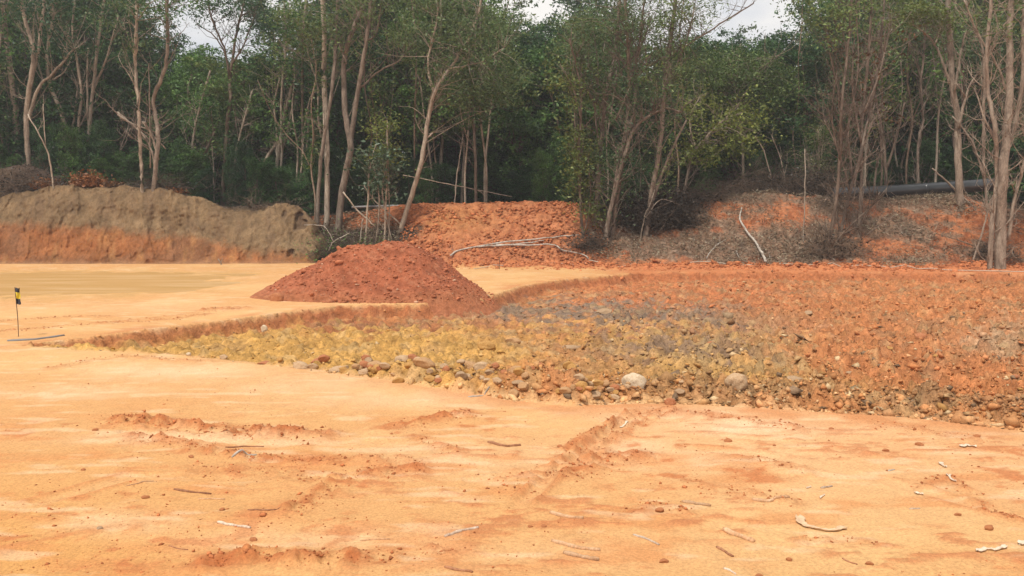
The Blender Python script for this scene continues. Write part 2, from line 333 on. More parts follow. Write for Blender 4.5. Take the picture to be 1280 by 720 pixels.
PALE = [  # px, py, rx, ry, amount  (pale dried crusts)
    (230, 465, 110, 10, .6), (60, 492, 70, 5, .9), (110, 485, 90, 6, .5), (250, 548, 130, 8, .8), (380, 480, 110, 14, .5), (520, 500, 160, 12, .45), (930, 535, 130, 12, .9), (860, 520, 120, 12, .6),
    (800, 560, 60, 14, .5), (880, 575, 90, 14, .5), (420, 672, 120, 12, .4), (150, 655, 80, 16, .4), (110, 345, 160, 4, .5), (180, 385, 200, 8, .2), (500, 560, 80, 8, .4), (600, 570, 160, 25, .3), (700, 690, 200, 20, .15)]
def pitcoords(x, y):
    px, py = proj(x, y)
    w = fbm(x * 1.6, y * 1.6, 3, 91) * .16
    dF = segdist(x, y, FARw); dN = segdist(x, y, NEARw)
    ins = (py > np.interp(px, *zip(*FAR))) & (py < np.interp(px, *zip(*NEAR)))
    sg = np.where(ins, 1, -1)
    return px, py, sg * dF + w * np.clip(dF / .3, .3, 1), sg * dN + w, ins
def gauss(px, py, cx, cy, rx, ry): return np.exp(-((px - cx) / rx) ** 2 - ((py - cy) / ry) ** 2)
def pit_colour(x, y, px, py, n1, n2):
    c = np.zeros(x.shape + (3,)) + np.array([.50, .205, .08])                  # orange brown
    n5 = vn(x * 4.1, y * 3.3, 11); n6 = vn(x * 9.3, y * 6.1, 12); wx = px + 60 * n1 + 30 * n5 + 22 * n6; wy = py + 12 * n2 + 9 * n5 + 7 * n6
    yel = np.maximum(ss(720, 560, wx) * ss(380, 396, wy), gauss(wx, wy, 820, 400, 260, 8) * .9)
    yel = np.maximum(yel, gauss(wx, wy, 870, 448, 130, 22) * .9)
    c = mixc(c, (.56, .315, .095), yel)
    c = mixc(c, (.46, .31, .14), gauss(wx, wy, 900, 425, 200, 22) * .7)
    c = mixc(c, (.22, .17, .13), np.clip(1.6 * gauss(wx, wy, 775, 374, 150, 12), 0, 1) * .9)
    c = mixc(c, (.25, .17, .12), np.clip(1.3 * gauss(wx, wy, 850, 411, 100, 9), 0, 1) * .85)
    c = mixc(c, (.38, .29, .21), gauss(wx, wy, 1010, 392, 110, 8) * .5)
    c = mixc(c, (.42, .26, .12), gauss(wx, wy, 930, 490, 170, 22) * .8)
    c = mixc(c, (.44, .24, .11), gauss(wx, wy, 1160, 505, 170, 18) * .7)
    c = mixc(c, (.51, .185, .078), ss(640, 760, wx) * ss(375, 355, wy))          # far red
    c = mixc(c, (.51, .2, .082), ss(930, 1060, wx) * ss(490, 430, wy) * .9)
    c = mixc(c, (.5, .33, .2), gauss(wx, wy, 1260, 402, 60, 16) * .9)
    c = mixc(c, (.5, .26, .1), gauss(wx, wy, 1040, 460, 70, 9) * .8)
    c = mixc(c, (.34, .12, .06), gauss(wx, wy, 470, 388, 140, 9) * .9)
    c = mixc(c, (.33, .2, .11), ss(.25, .7, vn(x * 1.6, y * 1.3, 5)) * .4)
    c = mixc(c, (.5, .35, .18), ss(.3, .75, vn(x * 4.7, y * 3.3, 8)) * .4)
    c = mixc(c, (.34, .2, .075), ss(.0, .6, fbm(x * 6.5, y * 5, 3, 13)) * .25)
    c = np.clip(c * .9, 0, .8)
    return c * (1 + .22 * n2[..., None] + .22 * vn(x * 13, y * 9, 3)[..., None])
def ground_fn(x, y):
    px, py, dF, dN, ins = pitcoords(x, y)
    n1 = fbm(x * .55, y * .4, 4, 21); n2 = fbm(x * 2.6, y * 2.0, 4, 33); n3 = fbm(x * 9, y * 9, 3, 47)
    # open sand
    h = .022 * fbm(x * .35, y * .35, 3, 2) + .006 * n2 + .0022 * n3 + .0012 * vn(x * 55, y * 55, 61)
    sand = np.zeros(x.shape + (3,)) + np.array([.587, .316, .132])
    sand = mixc(sand, (.65, .41, .19), ss(-.1, .6, n1 + .3 * n2) * .6)
    sand = mixc(sand, (.57, .28, .085), ss(500, -100, px) * ss(520, 720, py) * .8)
    sand = mixc(sand, (.64, .37, .19), ss(700, 1000, px) * ss(700, 560, py) * .6)
    pl = 0
    for cx, cy, rx, ry, am in PALE: pl = np.maximum(pl, am * gauss(px + 40 * n2, py + 4 * n3 + 6 * n1, cx, cy, rx, ry))
    sand = mixc(sand, (.72, .5, .31), pl * (1 + .5 * n2))
    sand = mixc(sand, (.55, .23, .085), ss(.05, .5, fbm(x * 1.9, y * 4.2, 4, 71)) * .6 * ss(480, 560, py))
    sand = mixc(sand, (.47, .16, .06), ss(.22, .5, fbm(x * 5.3, y * 8.1, 4, 73)) * .75 * ss(-.15, .3, fbm(x * .8, y * .9, 3, 77)) * ss(490, 540, py))
    bandm = ss(500, 560, py) * ss(150, 450, px + 200 * n1)
    sand = mixc(sand, (.46, .17, .07), ss(.12, .42, fbm(x * 5, y * 15, 4, 79)) * ss(-.2, .25, fbm(x * .9, y * 1.5, 3, 80)) * bandm * .7)
    h = h + bandm * .010 * ss(.12, .5, fbm(x * 5, y * 15, 4, 79)) * ss(-.2, .25, fbm(x * .9, y * 1.5, 3, 80))
    sand = mixc(sand, (.70, .49, .30), ss(.2, .5, fbm(x * 2.2 + 40, y * 8, 4, 86)) * .5)
    for pts, w, red, rh in STROKES:
        wp = [tuple(G(*p)[:2]) for p in pts]
        d = segdist(x, y, wp); m = np.exp(-(d / w) ** 2)
        if m.max() < .01: continue
        br = ss(-.45, .2, fbm(x * 11, y * 14, 3, 83)) * m
        h = h + br * rh * (1.2 + 2.2 * n3); sand = mixc(sand, (.42, .14, .05), br * red)
    for pts, w, dp in RUTS:
        wp = [tuple(G(*p)[:2]) for p in pts]; d = segdist(x, y, wp)
        brk = ss(-.6, .2, n2); h = h - dp * brk * np.exp(-(d / w) ** 4); h = h + dp * brk * .8 * (1 + 1.5 * n3) * np.exp(-((d - w * 1.5) / (w * .4)) ** 2); sand = mixc(sand, (.66, .40, .2), .3 * np.exp(-(d / w) ** 4) * ss(-.5, .4, n2)); sand = mixc(sand, (.5, .2, .08), .6 * np.exp(-((d - w * 1.5) / (w * .45)) ** 2) * ss(-.1, .4, n2 + n3 * .6))
    # crumbly fringe just outside the pit
    fr = ss(.55, .05, -dN) * ss(300, 700, px) * (~ins); sand = mixc(sand, (.52, .22, .09), fr * ss(-.5, .3, n2) * .8)
    fr2 = ss(.5, .05, -dF) * (~ins); sand = mixc(sand, (.5, .2, .08), fr2 * ss(-.4, .4, n2) * .7)
    a = 640 + 1000 * x / y
    # red heaps at the foot of the far slopes
    bd = np.where(a < 470, 99, baseS(a)) - y + .5 * n1
    foot = ss(1.6, .5, bd) * ss(480, 560, a)
    h = h + foot * np.clip(.12 + .2 * n2 + .16 * fbm(x * 5, y * 5, 3, 9), 0, 1)
    foot2 = foot * ss(.05, .2, foot)
    sand = mixc(sand, (.45, .15, .06), foot2 * .95)
    sand = mixc(sand, (.48, .17, .07), ss(26.8, 28.5, y + 1.2 * n2) * ss(720, 800, px) * .9)
    # shallow wet basin on the left
    basin = np.clip(ss(380, 364, py + px * .035 + 7 * n1 + 5 * n2) * ss(335, 341, py + 3 * n2) * ss(350, 200, px + 90 * n1 + 50 * n2), 0, 1)
    h = h - basin * (.07 + .035 * n2); sand = mixc(sand, (.49, .3, .115), basin * .85)
    # pit
    d0 = np.interp(px, [0, 400, 700, 1280], [.2, .27, .33, .36])
    e = ss(0, .32, dF) * ss(0, np.interp(px, [0, 400, 800, 1280], [.5, 2.2, 3.5, 3.0]), dN)
    bil = np.abs(fbm(x * 1.7, y * 1.7, 3, 51)); bil2 = np.abs(fbm(x * 5.5, y * 4.5, 3, 57)); rl = np.interp(px, [100, 700, 900, 1280], [.6, .8, 1.2, 1.4])
    inn = ss(0, .15, np.minimum(dF, dN))
    ph = -d0 * e + inn * rl * (.15 * (bil - .22) + np.interp(px, [500, 800], [.2, .19]) * (bil2 - .18) + np.clip(13 / y, .3, 1) * (.05 * n3 + .014 * vn(x * 30, y * 22, 63) + .01 * vn(x * 55, y * 40, 64)))
    ph = ph + inn * .16 * np.exp(-((dN - .5) / .5) ** 2) * gauss(px, 0, 650, 0, 150, 1) * (1 + n2)
    ph = ph + inn * ss(800, 1000, px) * .10 * fbm(x * .9, y * .9, 3, 58)
    # churned track marks in the yellow clay: short cleats in rows
    cl = np.abs(np.sin((x * .55 + y * 1.0) * 9 + 2.5 * n1 + 1.2 * n2)) * np.abs(np.sin((x * 1.0 - y * .3) * 7 + 3 * n2))
    ph = ph + inn * ss(700, 560, px) * (cl - .45) * .075
    h = np.where(ins, h * .3 + ph, h)
    pc = pit_colour(x, y, px, py, n1, n2)
    wall = ss(.45, .1, dF) ; pc = mixc(pc, (.37, .13, .055), wall * .9)
    
    c = np.where(ins[..., None], mixc(sand, (0, 0, 0), 0 * px) * (1 - inn[..., None]) + pc * inn[..., None], sand)
    c = c * (1 + .05 * n3[..., None] + .05 * vn(x * 31, y * 31, 5)[..., None])
    return h, c

# ------------------------------------------------------------------ the ground sheet
us = np.concatenate([np.linspace(-3.2, -.78, 60)[:-1], np.linspace(-.78, .78, 620), np.linspace(.78, 3.2, 60)[1:]])
ys = [1.2]
while ys[-1] < 42: ys.append(ys[-1] * (1 + (.012 if ys[-1] < 3 else .0042 if ys[-1] < 30 else .008)))
ys = np.array(ys); Yg, Ug = np.meshgrid(ys, us, indexing='ij'); Xg = Yg * Ug
hg, cg = ground_fn(Xg, Yg)
hg = np.where(Yg > 38.5, -.3, hg)
GF = gridfaces(*Xg.shape); GV = np.stack([Xg, Yg, hg], -1).reshape(-1, 3); GC = cg.reshape(-1, 3)
_, _, _dF, _dN, _in = pitcoords(Xg, Yg); pin = (_in & (Yg < 33)).ravel()[GF].all(1)
mk('ground', GV, GF[~pin], M['ground'], col=GC, smooth=True, kind='structure')
u_, inv_ = np.unique(GF[pin], return_inverse=True); mk('excavated_patch', GV[u_], inv_.reshape(-1, 4), M['pit'], col=GC[u_], smooth=True, kind='structure')
gx, gy = np.meshgrid(np.concatenate([[-500, -200], np.linspace(-60, 60, 40), [200, 500]]), np.concatenate([[-500, -200], np.linspace(-60, 40, 40), [200, 500]]), indexing='ij')
gx = np.clip(gx, -335, 335); gy = np.clip(gy, -38, 200)
mk('surrounding_ground', np.stack([gx, gy, -.42 + 0 * gx], -1).reshape(-1, 3), gridfaces(*gx.shape), M['ground'], col=np.tile([.58, .31, .13], (gx.size, 1)), smooth=True, kind='structure')
def gz(x, y):
    h, _ = ground_fn(np.atleast_1d(np.asarray(x, float)), np.atleast_1d(np.asarray(y, float))); return float(h[0])
# puddle
pxs, pys = np.meshgrid(np.linspace(-14, -22 / 2, 2), [0, 1])
wx = np.linspace(-34, -8, 90); wy = np.linspace(16.5, 33, 60); WX, WY = np.meshgrid(wx, wy, indexing='ij')
mk('puddle', np.stack([WX, WY, -.042 + 0 * WX], -1).reshape(-1, 3), gridfaces(*WX.shape), M['water'], kind='structure')

# ------------------------------------------------------------------ banks and slopes
def bank(name, aa, tt, hf, base, crest, colf, disp, mat_, cuts=None, back=9):
    A, T = np.meshgrid(aa, tt, indexing='ij')
    b, c = base(A), crest(A)
    D = np.where(T <= 1, b + (c - b) * T, c + (T - 1) * back)
    D0 = D.copy(); z = hf(A, np.maximum(D, b + 1e-3)); z = np.where(T <= 0, -.35, z)
    X = (A - 640) / 1000 * D
    dd, dz = disp(A, T, X, D, z); D2 = D - dd; X = (A - 640) / 1000 * D2; z = z + dz
    # keep apparent height when pushed
    C = colf(A, T, X, D, z); F = gridfaces(*A.shape); V = np.stack([X, D2, z], -1).reshape(-1, 3); Cf = C.reshape(-1, 3)
    if cuts is None: return mk(name, V, F, mat_, col=Cf, smooth=True, kind='structure')
    nc = len(tt) - 1; col_of = np.repeat((aa[:-1] + aa[1:]) / 2, nc); prev = -1e9
    for nm, hi in cuts:
        f = F[(col_of > prev) & (col_of <= hi)]; prev = hi
        u, inv = np.unique(f, return_inverse=True)
        mk(nm, V[u], inv.reshape(-1, 4), mat_, col=Cf[u], smooth=True, kind='structure')
def dispL(A, T, X, D, z):
    f = np.clip(T, 0, 1.0) * np.clip((1.6 - T) / .6, 0, 1)
    g = fbm(X * .9 + z * .5, z * .8 + 3, 4, 101); g2 = fbm(X * 3.5 + z * 2.2 * fbm(X * .3, z * .2, 2, 102), z * 1.1, 4, 103); g3 = fbm(X * 9, z * 9 + D, 2, 107)
    pits = ss(.35, .7, vn(X * 3.2, z * 2.4, 109)) * ss(330, 370, A)
    dd = ss(0, .15, T) * (T < 1.25) * (.34 * g + .12 * g2 + .04 * g3 + .1 * ss(.1, .5, fbm(X * 2.2 + z, z * .6, 3, 104)) - .25 * pits)
    return dd, np.where(T > .9, .16 * fbm(X * 1.2, D * 1.2, 3, 111) + .05 * g3, 0)
def colL(A, T, X, D, z):
    px, py = proj(X, D, z); n = fbm(X * .7, z * 1.2, 4, 121); n2 = fbm(X * 3 + z, z * .8, 4, 123)
    line = np.interp(A, [-300, 0, 100, 200, 280, 330, 420], [1.75, 1.7, 1.5, 1.1, .7, .35, .1])
    c = np.zeros(A.shape + (3,)) + np.array([.19, .122, .066])
    c = mixc(c, (.165, .105, .06), ss(-.1, .5, n2)); c = mixc(c, (.26, .175, .098), ss(.1, .6, n) * .7); c = mixc(c, (.25, .17, .08), ss(.2, .6, fbm(X * 4, z * .5, 3, 125)) * ss(200, 350, A) * .6)
    c = mixc(c, (.14, .09, .06), ss(.35, .7, vn(X * 3.2, z * 2.4, 109)) * ss(330, 370, A) * .7)
    o = np.zeros(A.shape + (3,)) + np.array([.28, .11, .043]); o = mixc(o, (.22, .1, .048), ss(-.1, .5, n)); o = mixc(o, (.34, .17, .065), ss(.1, .6, n2) * .5)
    m = ss(.3, -.22, z - line - .35 * n - .22 * n2 - .12 * fbm(X * 9, z * 9, 3, 126))[..., None]; c = c * (1 - m) + o * m
    c = mixc(c, (.3, .17, .09), ss(.18, .02, z) * .5)
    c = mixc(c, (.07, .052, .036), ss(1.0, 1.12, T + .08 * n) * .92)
    return c
bank('left_bank', np.concatenate([np.linspace(-900, -100, 160)[:-1], np.linspace(-100, 424, 420)]), np.concatenate([[0], np.linspace(.01, 1, 90), np.linspace(1.03, 1.5, 22), np.linspace(1.6, 2.2, 6)]), hL, baseL, crestDL, colL, dispL, M['bank'], back=5)
def dispS(A, T, X, D, z):
    g = fbm(X * .9, D * .9 + z, 4, 131); g2 = fbm(X * 3.6, z * 4.5, 4, 133); e = ss(0, .1, T)
    k = np.interp(A, [380, 500, 560, 740, 800, 1300], [.3, .2, .25, .25, .4, .45])
    return e * (T < 1.3) * k * .35 * g2, e * k * (.5 * g + .32 * g2) * np.where(T > 1, .6, 1)
def colS(A, T, X, D, z):
    n = fbm(X * .8, z * 1.3, 4, 141); n2 = fbm(X * 3.2, z * 4, 4, 143); n3 = fbm(X * 8, z * 8, 3, 147)
    red = np.zeros(A.shape + (3,)) + np.array([.42, .165, .078]); red = mixc(red, (.32, .105, .048), ss(-.1, .5, n2)); red = mixc(red, (.48, .19, .08), ss(.0, .6, n3) * .6)
    red = mixc(red, (.40, .175, .07), gauss(A, z, 565, 1.9, 60, .6))
    lit = np.zeros(A.shape + (3,)) + np.array([.24, .145, .095]); lit = mixc(lit, (.16, .11, .08), ss(-.1, .45, n2)); lit = mixc(lit, (.32, .23, .17), ss(.05, .5, n3) * .7)
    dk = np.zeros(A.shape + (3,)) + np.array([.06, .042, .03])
    lr = np.clip(gauss(A, z, 1110, .75, 55, .4) * 1.4 + gauss(A, z, 1210, 2.0, 30, .9) + gauss(A, z, 1300, 1.2, 60, 1.6) * 1.2 + gauss(A, z, 975, 1.9, 60, .5) + gauss(A, z, 760, .2, 60, .35) + gauss(A, z, 905, 2.5, 40, .3)
                 + ss(-.0, .38, n + .3 * n2) * .68 + ss(.3, .1, z) * .5, 0, 1)
    right = mixc(lit, (0, 0, 0), 0 * A) * (1 - (lr * ss(-.3, .25, n2 + n3 * .5 + (lr - .5)))[..., None]) + red * (lr * ss(-.3, .25, n2 + n3 * .5 + (lr - .5)))[..., None]
    mr = ss(725, 775, A + 25 * n2 + 10 * n)[..., None]
    c = red * (1 - mr) + right * mr
    # left of the slope: dark brushy gully, the edge runs diagonally
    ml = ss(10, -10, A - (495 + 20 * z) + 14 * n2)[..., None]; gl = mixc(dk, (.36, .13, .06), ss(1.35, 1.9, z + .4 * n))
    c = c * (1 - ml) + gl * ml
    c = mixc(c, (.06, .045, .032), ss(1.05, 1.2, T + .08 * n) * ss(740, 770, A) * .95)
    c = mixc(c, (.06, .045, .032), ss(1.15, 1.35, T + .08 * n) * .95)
    return c
bank('s', np.concatenate([np.linspace(381, 1380, 760), np.linspace(1380, 2300, 160)[1:]]), np.concatenate([[0], np.linspace(.01, 1, 110), np.linspace(1.03, 1.5, 20), np.linspace(1.6, 2.2, 6)]), hS, baseS, crestDS, colS, dispS, M['slope'],
     cuts=[('gully_slope', 492), ('red_soil_slope', 745), ('littered_hillside', 99999)], back=6)
fu = np.linspace(-1.9, 1.9, 160); fy = np.concatenate([[39.96], np.linspace(40, 60, 40), np.linspace(62, 160, 30)]); FY, FU = np.meshgrid(fy, fu, indexing='ij'); FX = FY * FU
fz = plateau(640 + 1000 * FU) - .09 + .012 * (FY - 40) + .12 * fbm(FX * .4, FY * .4, 3, 150) - .08
fz[0] = -1.2
mk('forest_floor', np.stack([FX, FY, fz], -1).reshape(-1, 3), gridfaces(*FX.shape), M['floor'], smooth=True, kind='structure')

# ------------------------------------------------------------------ red soil mound
mc = (-3.02, 18.9)
def mound_h(x, y):
    dx, dy = x - mc[0], y - mc[1]
    rx = np.where(dx < 0, 2.85, 2.45); ry = np.where(dy < 0, 1.65, 2.2)
    an = np.arctan2(dy, dx); r = np.hypot(dx / rx, dy / ry) * (1 + .05 * np.sin(3 * an + 1) + .04 * fbm(x * .8, y * .8, 2, 160))
    f = np.interp(r, [0, .16, .3, .42, .55, .68, .84, 1, 1.2, 1.6], [1, .99, .945, .83, .66, .46, .23, .04, -.3, -.9]) - .05 * np.sin(np.clip(r, 0, 1) * 3.14) * (dx < 0)
    toe = ss(1.25, .8, r) * .06
    n = .16 * fbm(x * 1.1, y * 1.1, 3, 161) + .05 * np.abs(fbm(x * 4, y * 4, 3, 163)) + .03 * fbm(x * 9, y * 9, 3, 165)
    return np.where(r < 1.6, 1.22 * np.maximum(f, -.5) + toe + n * ss(1.2, .8, r), -.5), r
mr_, ma_ = np.meshgrid(np.linspace(0, 1.4, 180), np.linspace(0, 2 * math.pi, 420), indexing='ij')
mxx = mc[0] + mr_ * np.cos(ma_) * np.where(np.cos(ma_) < 0, 2.95, 2.8); myy = mc[1] + mr_ * np.sin(ma_) * np.where(np.sin(ma_) < 0, 2.1, 2.3)
mh, mrr = mound_h(mxx, myy); mn = fbm(mxx * 2.2, myy * 2.2 + mh * 2, 4, 171); mn2 = fbm(mxx * 8, myy * 8 + mh * 5, 3, 173)
mcol = np.zeros(mxx.shape + (3,)) + np.array([.36, .118, .06]); mcol = mixc(mcol, (.27, .085, .043), ss(-.1, .5, mn)); mcol = mixc(mcol, (.42, .18, .1), ss(.1, .6, mn2) * .5)
mcol = mixc(mcol, (.38, .16, .075), ss(.85, 1.05, mrr) * .5)
mo = empty('soil_mound', (mc[0], mc[1], 0), 'heap of loose red soil with rounded top beside the excavated patch', 'soil mound')
mk('heap', np.stack([mxx, myy, mh], -1).reshape(-1, 3), gridfaces(*mxx.shape), M['mound'], mo, col=mcol.reshape(-1, 3), smooth=True)
k = 5200; rr = np.sqrt(R.uniform(0, 1.1, k)); aa = R.uniform(0, 6.283, k)
cx = mc[0] + rr * np.cos(aa) * 2.55; cy = mc[1] + rr * np.sin(aa) * np.where(np.sin(aa) < 0, 1.7, 2.2); ch, _ = mound_h(cx, cy); gh, _ = ground_fn(cx, cy); ch = np.maximum(ch, gh)
sz = np.clip(R.lognormal(-4.45, .65, k), .006, .1)
cc = np.array([.37, .13, .065])[None] * R.uniform(.7, 1.3, (k, 1)); q = R.uniform(0, 1, k) < .06; cc[q] = np.array([.5, .3, .2]) * R.uniform(.8, 1.15, (q.sum(), 1))
V, F, C = lumps(np.stack([cx, cy, ch + sz * .2], -1), sz, cc); mk('clods', V, F, M['lump'], mo, col=C, kind='stuff')

# ------------------------------------------------------------------ loose rubble in the pit, crumbs on the sand (uncountable)
def scatter(n, pxr, pyr, inside=True):
    px = R.uniform(*pxr, n); py = R.uniform(*pyr, n); v = (360 - py) / FP; k = -CAMH / (-sp + v * cp); x = (px - 640) / FP * k; y = (cp + v * sp) * k
    _, _, dF, dN, ins = pitcoords(x, y); w = (ins if inside else ~ins); return x[w], y[w], px[w], py[w], dF[w], dN[w]
x1, y1, p1, q1, f1, n1_ = scatter(36000, (60, 1500), (338, 545)); 
x2, y2, p2, q2, f2, n2_ = scatter(12000, (480, 1500), (430, 545)); near = n2_ < 2.2
kp = R.uniform(0, 1, len(x1)) < np.interp(p1, [560, 760], [.35, 1]); x1, y1 = x1[kp], y1[kp]
x = np.concatenate([x1, x2[near]]); y = np.concatenate([y1, y2[near]]); h, c = ground_fn(x, y)
xj = x + R.normal(0, .4, len(x)); yj = y + R.normal(0, .55, len(x)); _, cj = ground_fn(xj, yj); _, _, _, _, ij = pitcoords(xj, yj); c = np.where(ij[:, None], cj, c)
_, _, dF, dN, _ = pitcoords(x, y); px, py = proj(x, y)
sz = np.clip(R.lognormal(-4.15, .6, len(x)), .006, .08) * np.interp(px, [100, 500, 800, 1280], [.75, .9, 1.15, 1.25]) * np.interp(y, [7, 30], [.85, 1.5])
c = c * R.uniform(.75, 1.3, (len(x), 1)); q = R.uniform(0, 1, len(x)); c[q < .04] = np.array([.52, .37, .21]) * R.uniform(.8, 1.2, ((q < .04).sum(), 1)); c[q > .95] = np.array([.2, .13, .08]) * R.uniform(.7, 1.3, ((q > .95).sum(), 1))
V, F, C = shards(np.stack([x, y, h + sz * .15], -1), sz, c)
tag(mk('rubble', V, F, M['lump'], col=C), 'loose broken clay and stone rubble covering the excavated patch', 'rubble', kind='stuff')
P = []; SZ = []
for pts, w, red, rh in STROKES:
    wp = cr([G(*p_) for p_ in pts], 8); L = np.linalg.norm(np.diff(wp, axis=0), axis=1).sum(); m = int(L * 300 * red * (w / .1))
    i = R.randint(0, len(wp) - 1, m); t = R.uniform(0, 1, (m, 1)); p_ = wp[i] * (1 - t) + wp[i + 1] * t; p_[:, :2] += R.normal(0, w * .7, (m, 2)); P.append(p_); SZ.append(np.clip(R.lognormal(-5.55, .6, m), .0015, .018))
xx, yy, _, _, _, _ = scatter(9000, (-60, 1340), (460, 719), False); g = fbm(xx * .8, yy * .9, 3, 77) + .5 * R.normal(0, .4, len(xx)) > .0; xx, yy = xx[g], yy[g]; P.append(np.stack([xx, yy, 0 * xx], -1)); SZ.append(np.clip(R.lognormal(-6.0, .6, len(xx)), .0012, .012))
P = np.vstack(P); SZ = np.concatenate(SZ); ok = P[:, 1] > 1.5; P = P[ok]; SZ = SZ[ok]; h, _ = ground_fn(P[:, 0], P[:, 1]); P[:, 2] = h + SZ * .25
cc = np.array([.42, .15, .06])[None] * R.uniform(.7, 1.35, (len(P), 1)); V, F, C = shards(P, SZ, cc, .7)
tag(mk('crumbs', V, F, M['lump'], col=C), 'scattered red clay crumbs along the tyre tracks in the sand', 'crumbs', kind='stuff')
# red lumps at the foot of the far slopes and on the red slope
n = 9000; A = R.uniform(500, 1400, n); D = np.where(R.uniform(0, 1, n) < .6, baseS(A) - np.abs(R.normal(0, .7, n)), 0); A2 = R.uniform(500, 760, n); T2 = R.uniform(0, 1, n)
A = np.where(D > 0, A, A2); D = np.where(D > 0, D, baseS(A) + (crestDS(A) - baseS(A)) * T2); X = (A - 640) / 1000 * D; h = np.maximum(hS(A, D), 0); gh, _ = ground_fn(X, D); h = np.where(D < baseS(A), gh, h + .03)
sz = np.clip(R.lognormal(-3.2, .45, n), .015, .13); cc = np.array([.44, .16, .07])[None] * R.uniform(.65, 1.3, (n, 1))
V, F, C = lumps(np.stack([X, D, h], -1), sz, cc, .6, .3)
tag(mk('red_rubble', V, F, M['lump'], col=C), 'red soil lumps strewn over the far red slope and its foot', 'rubble', kind='stuff')

# ------------------------------------------------------------------ stones, each a thing
rock_meshes = []
def icosub(V, F):
    cache = {}; V = list(V); out = []
    def mid(a, b):
        kk = (min(a, b), max(a, b))
        if kk not in cache: p = (V[a] + V[b]); cache[kk] = len(V); V.append(p / np.linalg.norm(p))
        return cache[kk]
    for a, b, c in F:
        ab, bc, ca = mid(a, b), mid(b, c), mid(c, a); out += [(a, ab, ca), (b, bc, ab), (c, ca, bc), (ab, bc, ca)]
    return np.array(V), np.array(out)
SV, SF = icosub(ICO, ICF); SV, SF = icosub(SV, SF); SV3, SF3 = icosub(SV, SF)
def rock_shape(seed, rough=.2, V=None):
    rs = np.random.RandomState(seed); V = (SV3 if V is None else V).copy()
    for _ in range(9):                                   # chop with planes: angular, worn stones
        d = rs.normal(0, 1, 3); d /= np.linalg.norm(d); o = rs.uniform(.62, .9); pr = V @ d; ex = np.clip(pr - o, 0, None); V = V - ex[:, None] * d * .88
    n = fbm(V[:, 0] * 2 + seed, V[:, 1] * 2 + V[:, 2] * 1.7, 4, seed); return V * (1 + rough * n[:, None])
SHAPES = [rock_shape(200 + i, .16) for i in range(8)]
_rm = {}
def rock(px, py, wpx, m, label, group=None, name='stone', flat=.62, z=None, cat='stone', lift=.0, shape=None, asp=.75):
    p = G(px, py); s = wpx / FP * math.hypot(p[1], CAMH) / 2
    p = G(px, py + wpx * flat * .18); si = R.randint(8) if shape is None else shape
    key = (si, m)
    if key not in _rm:
        o = mk(name, SHAPES[si], SF3, M[m], smooth=True); _rm[key] = o.data
        first = o
    else:
        first = bpy.data.objects.new(name, _rm[key]); COL.objects.link(first)
    o = first; hz = gz(p[0], p[1]) if z is None else z
    o.location = (p[0], p[1], hz + s * flat * .45 + lift); o.scale = (s * 1.05, s * asp * 1.05, s * flat * 1.05); o.rotation_euler = (R.uniform(-.2, .2), R.uniform(-.2, .2), R.uniform(-.5, .5))
    return tag(o, label, cat, group)
